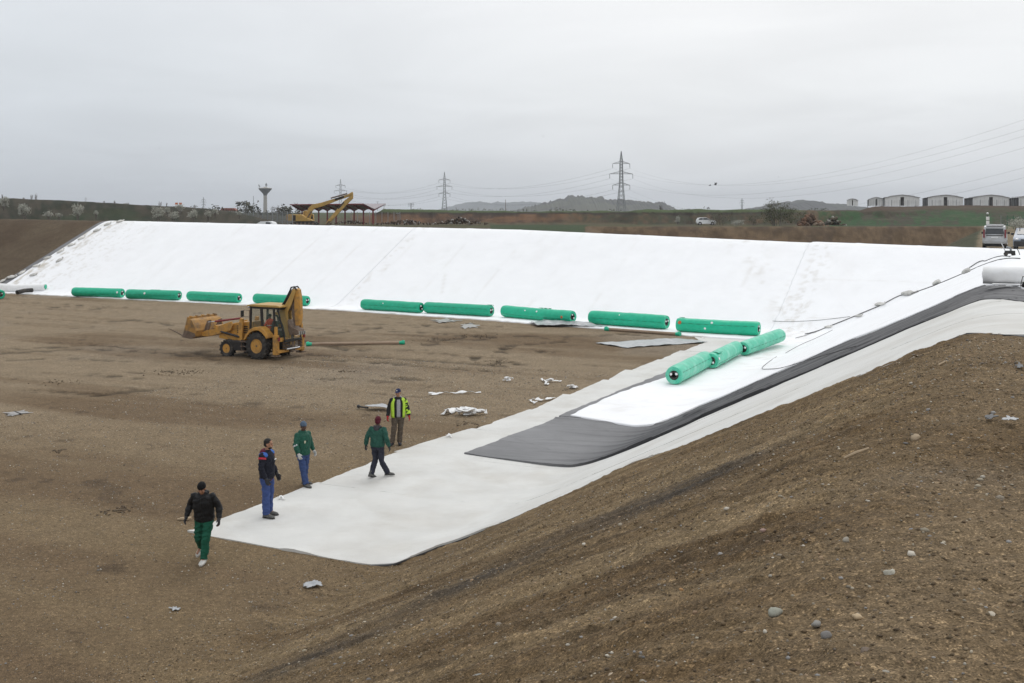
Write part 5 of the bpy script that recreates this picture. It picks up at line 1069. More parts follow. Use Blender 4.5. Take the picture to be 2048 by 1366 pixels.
def fence(pA, pB, n, h_, m_, lab, mesh=True, name='mesh_fence', vert=90):
    A, B_ = Vector(pA), Vector(pB); root = empty(name, A, math.atan2(B_.y-A.y, B_.x-A.x), lab, 'fence'); L_ = math.hypot(B_.x-A.x, B_.y-A.y); dz = B_.z-A.z
    for k in range(n+1):
        t_ = k/n; p = MB(); x = t_*L_; p.box(x-.05, x+.05, -.05, .05, dz*t_-.5, dz*t_+h_); p.build('post', M[m_], root)
    if mesh:
        p = MB()
        for k in range(vert): x = L_*k/vert; z = dz*k/vert; p.box(x, x+.03, -.01, .01, z, z+h_*.95)
        for q in range(5): p.add([(0, 0, h_*q/5), (L_, 0, dz+h_*q/5), (L_, 0, dz+h_*q/5+.03), (0, 0, h_*q/5+.03)], [(0, 1, 2, 3)])
        p.build('wire_panel', M[m_], root)
    return root
fence(at(1735, 413, 318), at(2090, 412.5, 318), 22, 1.9, 'galv', 'thin wire fence along the bank top in front of the sheds', vert=60)
fence(at(452, 446, 190), at(585, 445, 176), 14, 1.8, 'galv', 'pale post fence beside the water tower foot, left of the excavator', vert=80)
fence(at(690, 447, 230), at(800, 446, 235), 9, 2.4, 'galv', 'thin post fence right of the red framed shelter', mesh=False)
# red framed shelter
def shelter():
    A, B_ = at(760-14, 443, 205), at(604, 443, 222); root = empty('open_shelter', A, math.atan2(B_.y-A.y, B_.x-A.x), 'open shelter with red forked posts and a white V-shaped roof behind the excavator', 'shelter'); L_ = math.hypot(B_.x-A.x, B_.y-A.y)
    for k in range(9):
        x = L_*k/8; p = MB(); p.box(x-.10, x+.10, -.10, .10, -.6, 2.1); p.build('post', M['red'], root)
        for s_ in (-1, 1): p = MB(); p.prism([(0, 1.9), (s_*2.3, 2.95), (s_*2.3, 3.15), (0, 2.2)], x-.09, x+.09, axis='x'); p.build('roof_beam', M['red'], root)
    for s_ in (-1, 1): p = MB(); p.prism([(0, 2.26), (s_*2.5, 3.24), (s_*2.5, 3.32), (0, 2.34)], -.5, L_+.5, axis='x'); p.build('roof_panel', M['shelterroof'], root)
    for s_ in (-1, 1): p = MB(); p.prism([(s_*2.5, 3.14), (s_*2.56, 3.14), (s_*2.56, 3.34), (s_*2.5, 3.34)], -.5, L_+.5, axis='x'); p.build('eaves_beam', M['red'], root)
shelter()
# water tower
def tower():
    Y = 1250.0; o = at(530.5, 423, Y); root = empty('water_tower', o, 0, 'concrete water tower with a flared dark tank behind the left end of the pit', 'water tower'); s = Y/F
    sh = MB(); sh.loft([((0, 0, z*s), (r*s, 0, 0), (0, r*s, 0)) for z, r in ((-6, 4.0), (0, 3.9), (33, 3.4))], 20); sh.build('shaft', M['concrete'], root, smooth=40)
    sh = MB(); sh.loft([((0, 0, z*s), (r*s, 0, 0), (0, r*s, 0)) for z, r in ((32, 3.4), (35, 4.2), (44, 12.4), (46, 13.2))], 28); sh.build('tank', M['cement'], root, smooth=30)
    sh = MB(); sh.loft([((0, 0, z*s), (r*s, 0, 0), (0, r*s, 0)) for z, r in ((46, 13.4), (46.8, 13.0), (48.2, 3.5), (49, 3.0), (49.6, .5))], 28); sh.build('tank_roof', M['concrete'], root, smooth=30)
    for x, h_ in ((-12.5, 8), (-11, 5), (1, 9), (3, 9), (2, 11)): a = MB(); a.tube([(x*s, 0, 46.5*s), (x*s, 0, (46.5+h_)*s)], .28*s, 5); a.box((x-.9)*s, (x+.9)*s, -.2, .2, (46.5+h_*.55)*s, (46.5+h_*.9)*s); a.build('antenna', M['galv'], root)
tower()
# pylons
def pylon(px, ytop, ybase, H, lab, thick=1.0, rz=0.15):
    Y = H*F/(ybase-ytop); o = at(px, ybase, Y); root = empty('electricity_pylon', o, rz, lab, 'pylon', 'lattice electricity pylons'); w = .17*thick
    prof = [(-3, 3.3), (0, 3.0), (.30, 1.75), (.45, 1.25), (.84, .9), (1.0, .05)]
    def hw(t_): return np.interp(t_, [0, .30, .45, .84, 1.0], [3.0, 1.75, 1.25, .85, .06])*H/38/1.0*.85
    b_ = MB(); lv = [-.05]+list(np.linspace(0, .45, 7))+list(np.linspace(.5, 1, 11))
    for i in range(len(lv)-1):
        a0, a1 = lv[i], lv[i+1]; h0, h1 = hw(max(0, a0)), hw(a1); z0, z1 = a0*H, a1*H; c0 = [(-h0, -h0), (h0, -h0), (h0, h0), (-h0, h0)]; c1 = [(-h1, -h1), (h1, -h1), (h1, h1), (-h1, h1)]
        for k in range(4):
            b_.bar((*c0[k], z0), (*c1[k], z1), w*1.35)
            b_.bar((*c0[k], z0), (*c1[(k+1) % 4], z1), w*.7); b_.bar((*c0[(k+1) % 4], z0), (*c1[k], z1), w*.7)
    b_.build('lattice_mast', M['galv'], root)
    tips = []
    for t_, arm in ((.795, .145), (.625, .195), (.44, .145)):
        A = arm*H; c_ = MB(); h_ = hw(t_); z = t_*H
        for s_ in (-1, 1):
            tip = (s_*A, 0, z-.1)
            for yy in (-h_, h_): c_.bar((s_*h_, yy, z), tip, w); c_.bar((s_*h_*.9, yy, z+H*.035), tip, w*.9)
            for q in (.35, .65): c_.bar((s_*(h_+(A-h_)*q), 0, z), (s_*(h_+(A-h_)*(q-.2)), 0, z+H*.035*(1-q)), w*.6)
        c_.build('cross_arm', M['galv'], root)
        for s_ in (-1, 1):
            i_ = MB(); i_.tube([(s_*A, 0, z-.1), (s_*A, 0, z-H*.075)], .12*thick, 6); i_.build('insulator', M['blackpaint'], root); tips.append(Vector((s_*A, 0, z-H*.08)))
    R_ = Matrix.Rotation(rz, 4, 'Z'); return [o+(R_ @ q) for q in tips]
T1 = pylon(1242.5, 302, 423.5, 38, 'nearest tall pylon right of centre, standing over the wooded hill', 1.1)
T2 = pylon(889, 344, 421, 38, 'pylon in the middle, left of the pale distant hill', 1.25)
T3 = pylon(681, 358, 421, 36, 'pylon standing behind the excavator boom', 1.3)
pylon(407, 394, 421, 30, 'tiny far pylon left of the water tower', 2.2)
pylon(171.5, 394, 408, 30, 'faint tiny pylon above the left dyke', 3)
pylon(1484, 396, 421, 30, 'tiny far pylon right of the wooded hill', 2.2)
pylon(1329, 402, 425, 30, 'tiny far pylon at the right foot of the wooded hill', 2.2)
def wire(a, b_, sag, lab, r=.035):
    c = (a+b_)/2; pts = []
    for k in range(25): t_ = k/24; q = a.lerp(b_, t_); q.z -= sag*4*t_*(1-t_); pts.append(q-c)
    mb = MB(); mb.tube(pts, r, 4); o = mb.build('power_line', M['galv']); o.location = c; return tag(o, lab, 'power line', 'power lines strung between the pylons')
wl2 = ['top left', 'top right', 'middle left', 'middle right', 'lower left', 'lower right']
OFF = [at(2300, 150, 250), at(2330, 165, 235), at(2300, 190, 250), at(2340, 205, 232), at(2300, 262, 250), at(2340, 275, 235)]
for i in range(6):
    wire(T1[i], OFF[i], [17, 16, 16, 16, 17, 17][i], 'power line from the nearest pylon to the right edge, %s arm' % wl2[i], .022)
    wire(T2[i], T1[i], 9, 'power line between the middle and nearest pylons, %s arm' % wl2[i], .05)
    wire(T3[i], T2[i], 8, 'power line between the boom pylon and the middle pylon, %s arm' % wl2[i], .06)
# poles
def pole(px, yt, yb, Y, arms, lab, m_='rust', r=.12):
    o = at(px, yb, Y); root = empty('utility_pole', o, .2, lab, 'pole'); H = (yb-yt)/F*Y; p = MB(); p.tube([(0, 0, -1.5), (0, 0, H)], r, 6, r2=r*.7); p.build('mast', M[m_], root)
    for k in range(arms): a = MB(); z = H*(.97-.17*k); w_ = .9*r/.12; a.box(-w_, w_, -.06, .06, z-.08, z+.06); a.build('cross_bar', M[m_], root)
pole(475, 403, 424, 420, 2, 'dark utility pole with two bars left of the water tower'); pole(507, 392, 440, 260, 0, 'tall slim pale mast just left of the water tower', 'galv', .07)
pole(497, 413, 424, 500, 2, 'short utility pole beside the pale mast'); pole(822, 406, 422, 500, 3, 'short dark pole with three bars between the shelter and the middle pylon', 'blackpaint', .18)
pole(1011, 399, 424, 330, 0, 'thin pole at the right end of the pale distant hill', 'rust', .09); pole(755, 403, 418, 900, 1, 'faint pole just above the shelter right end', 'galv', .2)
pole(796, 426, 444, 232, 1, 'slim pale lamp post right of the shelter', 'galv', .06); pole(768, 410, 420, 600, 2, 'small pole beside the shelter roof corner', 'rust', .12)
pole(434, 411, 420, 420, 1, 'tiny pole left of the red tiled roof', 'rust', .1)
# little house roof and far machines
o = at(458, 424, 480); root = empty('house', o, .1, 'low house with a red tiled roof left of the water tower', 'house')
p = MB(); p.box(-3.2, 3.2, -3, 3, -2, .6); p.build('wall', M['concrete'], root); p = MB(); p.prism([(-3.6, .6), (3.6, .6), (2.4, 1.7), (-2.4, 1.7)], -3.3, 3.3); p.build('roof', M['tile'], root)
for k, (px, lab) in enumerate(((353, 'small orange and white beacon on the dyke, left of the pair'), (361, 'small orange and white beacon on the dyke, right of the pair'))):
    o = at(px, 412, 250); root = empty('beacon', o, 0, lab, 'beacon', 'beacons on the dyke'); p = MB(); p.box(-.3, .3, -.2, .2, -.6, .35); p.build('stand', M['white'], root); p = MB(); p.box(-.28, .28, -.15, .15, .35, .75); p.build('lamp', M['orange'], root)
# hills far away
def hill(pxs, ys, Y, depth, col1, col2, seed, rough, lab='hill'):
    n, m = 260, 24; px = np.linspace(pxs[0], pxs[-1], n); top = np.interp(px, pxs, ys); H = (HY-top)/F*Y; H = H+rough*(fbm(px*.05, px*0, 4, seed)+.5*fbm(px*.5, px*0, 3, seed+1))*np.clip(H/20, 0, 1)
    X0 = (px-CX)/F*Y; T = np.linspace(-1, 1, m); XX, TT = np.meshgrid(X0, T, indexing='ij'); Yv = Y+TT*depth; prof = np.cos(TT*math.pi/2)**1.2
    Zb = 4.0; ZZ = Zb+(H[:, None]+CAMZ-Zb)*prof*(1+.06*fbm(XX*.01, TT*3, 3, seed+3))+rough*.6*fbm(XX*.06, TT*30, 3, seed+2)*prof; ZZ[:, m//2] = np.maximum(ZZ[:, m//2], 0)
    g = fbm(XX.ravel()*.012, Yv.ravel()*.03, 4, seed+5); w = sstep(-.2, .3, g)*1.0; w = np.where(prof.ravel() < .45, w*.3+.7, w); c = np.array(col1)[None]*(1-w[:, None])+np.array(col2)[None]*w[:, None]
    o = np_mesh('hill', np.c_[XX.ravel(), Yv.ravel(), ZZ.ravel()], grid_faces(n, m)[:, ::-1], M['hill'], c, 'tint'); tag(o, kind='structure')
hill([1020, 1060, 1085, 1110, 1150, 1165, 1200, 1240, 1290, 1330, 1352], [424, 413, 405, 399.5, 396, 395, 398, 401, 405, 412, 423], 2800, 300, (.045, .042, .036), (.085, .085, .055), 400, 9)
hill([860, 900, 925, 960, 1000, 1040, 1090, 1140], [424, 413, 407, 404.5, 405, 404, 405, 415], 6500, 600, (.05, .055, .05), (.07, .075, .06), 420, 8)
hill([1500, 1540, 1570, 1600, 1640, 1680, 1720, 1780], [420, 412, 405, 403, 405, 411, 417, 424], 2900, 300, (.045, .042, .036), (.06, .06, .045), 440, 8)
# a far wooded strip on the skyline that reads as one mass
def treeline(px0, px1, Y, h0, h1, seed, n, lab, c1, c2):
    R_ = np.random.RandomState(seed); px = R_.uniform(px0, px1, n); yy = Y*(1+R_.uniform(-.04, .04, n)); dens = fbm(px*.03, px*0, 3, seed+1); H = (h0+(h1-h0)*R_.uniform(0, 1, n)**1.5)*(.5+.9*sstep(-.3, .4, dens)); V = []; Fc = []; Cc = []
    for i in range(n):
        x = (px[i]-CX)/F*yy[i]; z0 = gzf(x, yy[i])-.2; hh = H[i]; w = hh*R_.uniform(.35, .8)
        for q in range(10):
            t_ = R_.uniform(.15, 1); a = R_.uniform(0, 6.28); rr = w*.5*math.sin(math.pi*min(1, t_*.9+.08))**.5*R_.uniform(0, 1); cx_, cy_, cz = x+rr*math.cos(a), yy[i]+rr*math.sin(a), z0+hh*t_; s_ = hh*R_.uniform(.07, .18); k = len(V)
            for dxx, dyy, dzz in R_.normal(0, s_, (3, 3)): V.append((cx_+dxx, cy_+dyy, cz+dzz*.8))
            Fc.append((k, k+1, k+2)); col = np.array(c1)*(1-R_.uniform())+np.array(c2)*R_.uniform(); Cc += [col]*3
    o = np_mesh('tree_line', np.array(V), np.array(Fc), M['leaf'], np.array(Cc), 'tint', smooth=False); tag(o, lab, 'trees', kind='stuff')
treeline(380, 620, 420, 1.2, 3.6, 501, 260, 'far scrub along the skyline left of the excavator', (.05, .055, .035), (.09, .08, .06))
treeline(1100, 1700, 330, .2, 1.0, 503, 500, 'thin scrub along the skyline behind the middle bank', (.05, .06, .03), (.10, .10, .06))
treeline(740, 1100, 340, .15, .8, 505, 300, 'grass tufts along the skyline above the dug bank', (.06, .08, .04), (.10, .10, .06))
# bushes
def bush(px, yb, wpx, hpx, Y, kind, lab, seed, group=None, name='bush'):
    o = at(px, yb, Y); o.z = min(o.z, o.z); s = Y/F; w, h = wpx*s, hpx*s; root = empty(name, o, 0, lab, 'bush' if name != 'bare_tree' else 'tree', group); R_ = random.Random(seed); st = MB(); tips = []
    nb = 12 if name != 'bare_tree' else 10
    for k in range(nb):
        a = R_.uniform(0, 6.28); sp = R_.uniform(.1, .95); top = Vector((math.cos(a)*w*.48*sp, math.sin(a)*w*.48*sp, h*R_.uniform(.65, 1.0)*(1-.35*sp*sp))); b_ = Vector((math.cos(a)*w*.08, math.sin(a)*w*.08, 0)); mid = b_.lerp(top, .5)+Vector((R_.gauss(0, w*.04), R_.gauss(0, w*.04), h*.06)); r0 = max(.02, .012*h)
        st.tube([b_-Vector((0, 0, .4)), mid, top], [r0, r0*.7, r0*.25], 5)
        for q in range(7):
            t_ = R_.uniform(.3, 1); p_ = (b_.lerp(mid, t_*2) if t_ < .5 else mid.lerp(top, t_*2-1)); e_ = p_+Vector((R_.gauss(0, w*.12), R_.gauss(0, w*.12), abs(R_.gauss(0, h*.12)))); st.tube([p_, e_], [r0*.4, r0*.18], 4, cap=False); tips += [e_, p_.lerp(e_, .5)]
    st.build('branches', M['bark'], root)
    if kind:
        m_, c1, c2, N_, ls = kind; V, Fc, Cc = [], [], []; NR = np.random.RandomState(seed)
        clumps = [Vector((R_.gauss(0, w*.22), R_.gauss(0, w*.22), h*R_.uniform(.2, .92))) for _ in range(16)]
        for i in range(N_):
            c_ = tips[R_.randrange(len(tips))] if R_.random() < .55 else clumps[R_.randrange(16)]; sg = w*.055 if R_.random() < .7 else w*.10; p_ = Vector((c_.x+R_.gauss(0, sg), c_.y+R_.gauss(0, sg), max(.05, c_.z+R_.gauss(0, h*.06)))); k = len(V)
            for dxx in NR.normal(0, ls*h, (3, 3)): V.append((p_.x+dxx[0], p_.y+dxx[1], p_.z+dxx[2]))
            Fc.append((k, k+1, k+2)); u_ = R_.random(); Cc += [np.array(c1)*(1-u_)+np.array(c2)*u_]*3
        f_ = np_mesh('blossom' if m_ == 'blossom' else 'foliage', np.array(V), np.array(Fc), M[m_], np.array(Cc), 'tint', smooth=False); f_.parent = root
    return root
BL = ('blossom', (.62, .62, .57), (.34, .34, .28), 1500, .028); GRN = ('leaf', (.055, .06, .030), (.12, .12, .06), 3600, .018); OLV = ('leaf', (.05, .055, .03), (.10, .09, .055), 900, .02)
bl_ = [(49, 434, 20, 27, 'tall white blossoming bush, leftmost whole one on the dyke'), (8, 415, 18, 22, 'blossoming bush cut by the left edge of the photo'), (98, 436, 18, 14, 'small dull blossoming bush right of the leftmost'), (118, 436, 13, 10, 'very small blossoming bush on the dyke'),
       (155, 434, 21, 26, 'isolated tall white blossoming bush above the pit corner'), (192, 431, 11, 10, 'small round blossoming bush right of the isolated tall one'), (318, 438, 28, 24, 'broad bright blossoming bush, first of the dense cluster'), (348, 440, 24, 17, 'low wide blossoming bush in the dense cluster'),
       (360, 425, 16, 17, 'blossoming bush behind the low wide one'), (386, 438, 18, 20, 'blossoming bush at the right of the dense cluster'), (416, 437, 14, 15, 'blossoming bush right of the dense cluster'), (430, 430, 14, 12, 'faint blossoming bush farther right on the dyke'), (478, 432, 10, 9, 'blossoming bush by the pale fence'),
       (336, 428, 14, 14, 'small blossoming bush rising behind the cluster')]
for i, (x, yb, w, h, lab) in enumerate(bl_): bush(x, yb, w, h, 147 if yb > 428 else 158, BL, lab, 600+i, 'blossoming bushes on the left dyke', 'blossom_bush')
bush(1355.5, 447, 10, 15, 225, BL, 'small white blossoming bush left of the parked white car', 620, None, 'blossom_bush')
bush(1476, 454, 30, 14, 214, BL, 'sprawling white blossoming bush right of the parked white car', 621, None, 'blossom_bush')
bush(2036, 462, 40, 28, 160, BL, 'white blossoming bush at the right edge behind the cars', 622, None, 'blossom_bush')
bush(1553, 456, 72, 50, 205, GRN, 'big round pale green willow bush in front of the soil heap', 630, None, 'willow_bush')
bush(1440, 454, 60, 30, 216, OLV, 'low olive green bush behind the parked white car', 631); bush(1505, 455, 40, 26, 212, OLV, 'low olive green bush left of the willow', 632); bush(1600, 455, 34, 22, 214, OLV, 'low dark bush just right of the willow', 633)
bt = [(4, 398, 8, 12, 'bare twiggy tree at the left photo edge'), (63, 399, 8, 13, 'bare tree, left of the pair on the dyke'), (72, 399, 10, 15, 'bare tree, right of the pair on the dyke'), (48, 398, 8, 5, 'tiny bare shrub on the dyke skyline'), (208, 407, 6, 8, 'small bare tree on the dyke skyline'), (229, 408, 6, 10, 'small bare tree right of the previous one on the dyke'),
      (253, 409, 14, 6, 'low bare shrub on the dyke skyline'), (320, 411, 12, 11, 'bare forked tree above the blossoming cluster'), (333, 412, 7, 9, 'bare small tree beside the forked one'), (390, 416, 9, 9, 'bare round tree above the cluster right end')]
for i, (x, yb, w, h, lab) in enumerate(bt): bush(x, yb+1.5, w, h, 176, None, lab, 650+i, 'bare trees on the skyline', 'bare_tree')
for i, (x, yb, w, h, lab) in enumerate([(546, 422, 14, 12, 'small grey tree right of the water tower'), (556, 422, 10, 13, 'second small grey tree right of the water tower'), (591, 413, 10, 10, 'bare tree above the shelter left end'), (1322, 424, 12, 15, 'bare tree at the right foot of the wooded hill')]): bush(x, yb+2, w, h, 320, ('leaf', (.09, .085, .075), (.06, .055, .045), 260, .03), lab, 670+i, None, 'bare_tree')
# rubble and litter heaps behind the crest
def heap(px, yb, wpx, hpx, Y, n, lab, seed, name='rubble_heap', cs=((.10, .07, .05), (.05, .04, .035), (.3, .29, .27))):
    o = at(px, yb, Y); s = Y/F; mb = MB(); R_ = random.Random(seed); C_ = []
    for k in range(n):
        t_ = R_.random(); x = R_.gauss(0, wpx*s*.28); z = max(0, hpx*s*R_.random()*max(0, 1-abs(x)/(wpx*s*.6))); r_ = R_.uniform(.25, 1)*hpx*s*.25; k0 = len(mb.v); mb.ball((x, R_.gauss(0, 1), z), r_*1.4, r_, r_*.8, 6, Matrix.Rotation(R_.random()*3, 3, 'Y')); c_ = cs[0] if R_.random() < .6 else (cs[1] if R_.random() < .6 else cs[2]); C_ += [(*c_, 1)]*(len(mb.v)-k0)
    q = mb.build(name, M['stone'], smooth=40); a = q.data.color_attributes.new('tint', 'FLOAT_COLOR', 'POINT'); a.data.foreach_set('color', np.array(C_, np.float32).ravel()); q.location = o; return tag(q, lab, 'rubble', kind='stuff')
heap(1620, 457, 46, 26, 208, 240, 'orange brown soil heap right of the willow bush', 701, 'soil_heap', ((.16, .09, .055), (.10, .065, .045), (.20, .15, .11)))
heap(810, 448, 90, 9, 205, 160, 'dark rubble along the foot of the dug bank', 702); heap(700, 447, 60, 7, 205, 120, 'low rubble right of the excavator stick', 703); heap(920, 447, 80, 12, 212, 160, 'grey rubble below the middle pylon', 704)
heap(1665, 455, 40, 20, 214, 140, 'litter strewn gully at the left end of the green bank', 705, 'litter_slope', ((.10, .08, .055), (.05, .045, .035), (.28, .27, .24)))
# birds
def bird(px, py, Y, span, lab, rz, flap):
    root = empty('bird', at(px, py, Y), rz, lab, 'bird', 'birds in the sky'); k = span/2; b_ = MB(); b_.ball((0, 0, 0), k*.42, k*.13, k*.13, 10); b_.ball((k*.42, 0, k*.05), k*.12, k*.09, k*.09, 8); b_.add([(-k*.35, -k*.04, 0), (-k*.75, -k*.14, 0), (-k*.75, k*.14, 0), (-k*.35, k*.04, 0)], [(0, 1, 2, 3)]); b_.tube([(k*.5, 0, k*.04), (k*.62, 0, k*.02)], [k*.03, k*.008], 5); b_.build('body', M['bird'], root, smooth=60)
    for s_ in (-1, 1): w_ = MB(); z1, z2 = k*.45*flap, k*.85*flap; w_.add([(k*.2, s_*k*.1, .02), (k*.1, s_*k*.5, z1), (-k*.15, s_*k*.95, z2), (-k*.3, s_*k*.55, z1*.9), (-k*.25, s_*k*.1, .0)], [(0, 1, 2, 3, 4)]); w_.build('wing', M['bird'], root)
bird(1431, 369.5, 75, .42, 'black bird with raised wings, right one of the close pair', 2.6, 1.0); bird(1420, 371, 80, .34, 'black bird gliding, left one of the close pair', 2.9, .5)
bird(1086, 272.5, 110, .28, 'small bird alone high above the middle of the pit', 0.6, .2); bird(319, 296, 120, .22, 'tiny bird high at the left', .3, .2); bird(1557, 354, 130, .26, 'tiny bird right of the close pair', .5, -.2)

# ------------------------------------------------------------------ people
def solidify(mb, name, m, parent, vox, smooth=6, fold=0.0, seed=0, fs=7.0):
    """fuse overlapping shapes into one continuous skin"""
    o = mb.build(name, m); r = o.modifiers.new('r', 'REMESH'); r.mode = 'VOXEL'; r.voxel_size = vox; r.use_smooth_shade = True
    s_ = o.modifiers.new('s', 'SMOOTH'); s_.factor = .5; s_.iterations = smooth
    dg = bpy.context.evaluated_depsgraph_get(); me = bpy.data.meshes.new_from_object(o.evaluated_get(dg)); o.modifiers.clear(); old = o.data; o.data = me; bpy.data.meshes.remove(old); me.name = name
    if not me.materials: me.materials.append(m)
    me.shade_smooth()
    if fold:
        n = len(me.vertices); co = np.empty(n*3, np.float32); me.vertices.foreach_get('co', co); co = co.reshape(-1, 3).astype(float); no = np.empty(n*3, np.float32); me.vertices.foreach_get('normal', no); no = no.reshape(-1, 3)
        w = np.abs(fbm((co[:, 0]+co[:, 1]*.7)*fs*.6+seed, co[:, 2]*fs*1.6+co[:, 0]*3, 3, seed)); d = fold*(1-2.2*w)+fold*.5*fbm(co[:, 0]*22, co[:, 2]*22, 2, seed+4); co += no*d[:, None]; me.vertices.foreach_set('co', co.astype(np.float32).ravel()); me.update()
    o.parent = parent; return o
def limb(mb, pts, rs, n=12, sx=1.0):
    pts = [Vector(p) for p in pts]; mb.tube(pts, list(rs), n, sx=sx)
    for p, r in list(zip(pts, rs))[1:-1]: mb.ball(p, r*.98, n=n)
def hand_shape(mb, wrist, d, side, k=1.0, palm_in=Vector((1, 0, 0)), curl=.5):
    """palm and five separate bent fingers hanging along d; palm_in points to the body"""
    d = Vector(d).normalized(); f = Vector((0, 1, 0)); f = (f-d*f.dot(d)).normalized(); nrm = d.cross(f).normalized()
    if nrm.dot(palm_in) < 0: nrm = -nrm
    w = Vector(wrist); R_ = Matrix((f, nrm, d)).transposed()
    mb.ball(w+d*.052, .043*k, .019*k, .052*k, 12, R_); mb.tube([w-d*.03, w+d*.02], [.030*k, .031*k], 10)
    for i, (off, ln) in enumerate(((.032, .072), (.011, .080), (-.011, .074), (-.031, .058))):
        p0 = w+d*.085+f*off*k; a1 = curl*.5; p1 = p0+(d*math.cos(a1)+nrm*math.sin(a1))*ln*.5; a2 = curl*1.6; p2 = p1+(d*math.cos(a2)+nrm*math.sin(a2))*ln*.5
        mb.tube([p0-d*.02, p0, p1, p2], [.0105*k, .0105*k, .0098*k, .0078*k], 8); mb.ball(p1, .0098*k, n=8); mb.ball(p2, .0082*k, n=8)
    t0 = w+d*.025+f*.030*k; t1 = t0+(f*.75+d*.6+nrm*.25).normalized()*.042; t2 = t1+(f*.25+d*.9+nrm*.35).normalized()*.034
    mb.tube([t0, t1, t2], [.014*k, .0118*k, .009*k], 8); mb.ball(t1, .0118*k, n=8); mb.ball(t2, .0092*k, n=8)
def person(loc, rz, scale, lab, P, C, skin='skin'):
    root = empty('person', loc, rz, lab, 'person'); root.scale = (scale,)*3; V = Vector
    hip = V(P.get('hip', (0, 0, .92))); lean = P.get('lean', 0.0); chest = V(P.get('chest', (0, lean*.30, 1.24))); nk = V(P.get('neck', (0, lean*.52, 1.46))); hd = V(P.get('head', (0, lean*.6+.02, 1.615))); pitch, yaw = P.get('pitch', 0), P.get('yaw', 0)
    sh = {s: V((s*.195, nk.y-.01, 1.395)) for s in (-1, 1)}; el = {s: V(P['el'][s]) for s in (-1, 1)}; wr = {s: V(P['wr'][s]) for s in (-1, 1)}
    kn = {s: V(P['kn'][s]) for s in (-1, 1)}; an = {s: V(P['an'][s]) for s in (-1, 1)}; HR = Matrix.Rotation(yaw, 3, 'Z') @ Matrix.Rotation(pitch, 3, 'X')
    hj = {s: hip+V((s*.095, 0, -.02)) for s in (-1, 1)}; foot_rz = P.get('foot', {-1: (0, 0), 1: (0, 0)})
    h = lambda x, y, z: hd+HR @ V((x, y, z))
    # body: one continuous surface
    b_ = MB(); b_.loft([(hip+V((0, 0, -.10)), (.13, 0, 0), (0, .09, 0)), (hip, (.165, 0, 0), (0, .105, 0)), (hip.lerp(chest, .5), (.145, 0, 0), (0, .095, 0)), (chest, (.17, 0, 0), (0, .115, 0)), (nk-V((0, 0, .08)), (.15, 0, 0), (0, .08, 0)), (nk, (.06, 0, 0), (0, .06, 0))], 16)
    b_.tube([nk-V((0, 0, .06)), hd-V((0, .01, .06))], [.060, .054], 12)
    for s in (-1, 1):
        limb(b_, [nk+V((s*.06, 0, -.07)), sh[s], el[s], wr[s]], [.05, .055, .042, .029]); limb(b_, [hj[s], kn[s], an[s]], [.085, .056, .038]); hand_shape(b_, wr[s], wr[s]-el[s], s, .88, V((-s, 0, 0)))
        fz = foot_rz[s]; fd = V((math.sin(-fz[0]), math.cos(fz[0]), -math.sin(fz[1]))); b_.tube([an[s], an[s]+V((0, 0, -.05))+fd*.10, an[s]+V((0, 0, -.055))+fd*.15], [.036, .030, .02], 10)
    b_.ball(h(0, -.008, .035), .076, .095, .095, 16, HR); b_.ball(h(0, .018, -.045), .058, .068, .070, 14, HR); b_.ball(h(0, .050, -.088), .030, .028, .024, 10, HR)
    b_.tube([h(0, .080, .015), h(0, .106, -.030)], [.010, .016], 8); b_.ball(h(0, .100, -.032), .018, .013, .012, 8, HR); b_.ball(h(0, .078, .030), .046, .018, .012, 10, HR)
    b_.ball(h(0, .086, -.064), .024, .012, .008, 8, HR)
    for s in (-1, 1): b_.ball(h(s*.077, -.006, -.012), .010, .020, .032, 8, HR); b_.ball(h(s*.044, .062, -.03), .022, .018, .02, 8, HR)
    solidify(b_, 'body', M[skin], root, .0085, 3)
    for s in (-1, 1): e_ = MB(); e_.ball(h(s*.030, .083, .012), .011, .008, .007, 8, HR); e_.build('eye', M['eye'], root, smooth=60)
    # trousers
    t = MB(); wst = V(P.get('waist', hip+V((0, 0, .10)))); t.loft([(hip+V((0, 0, -.12)), (.155, 0, 0), (0, .115, 0)), (hip+V((0, 0, -.04)), (.185, 0, 0), (0, .128, 0)), (wst, (.172, 0, 0), (0, .118, 0))], 18)
    lw = C.get('leg_w', 1.0)
    for s in (-1, 1):
        cuff = an[s].lerp(kn[s], -.04); mid = kn[s].lerp(an[s], .5)+V((0, -.012, 0)); limb(t, [hj[s]+V((0, 0, -.02)), hj[s].lerp(kn[s], .5)+V((0, .005, 0)), kn[s], mid, cuff], [.108*lw, .092*lw, .078*lw, .076*lw, .074*lw], 14)
    solidify(t, 'trousers', C['trousers'], root, .011, 5, .014, int(abs(loc[0]*10))+3, 6)
    # shoes
    for s in (-1, 1):
        fz = foot_rz[s]; fd = V((math.sin(-fz[0])*math.cos(fz[1]), math.cos(fz[0])*math.cos(fz[1]), -math.sin(fz[1]))); up = V((0, 0, 1)); up = (up-fd*up.dot(fd)).normalized(); sd_ = fd.cross(up); A = an[s]; q = MB()
        SK = C.get('shoe_k', 1.08)
        def fp(a, b2, c2): return A+fd*a*SK+sd_*b2*SK+up*c2
        q.loft([(fp(-.075, 0, -.055), sd_*.034*SK, up*.028), (fp(-.055, 0, -.048), sd_*.046*SK, up*.042), (fp(.02, 0, -.046), sd_*.048*SK, up*.046), (fp(.10, 0, -.056), sd_*.054*SK, up*.038), (fp(.165, 0, -.066), sd_*.048*SK, up*.028), (fp(.195, 0, -.074), sd_*.025, up*.016)], 14); q.tube([fp(-.02, 0, .085), fp(-.015, 0, -.04)], [.054, .054], 12)
        so_ = solidify(q, 'shoe', C['shoe'], root, .009, 3, .002, 3)
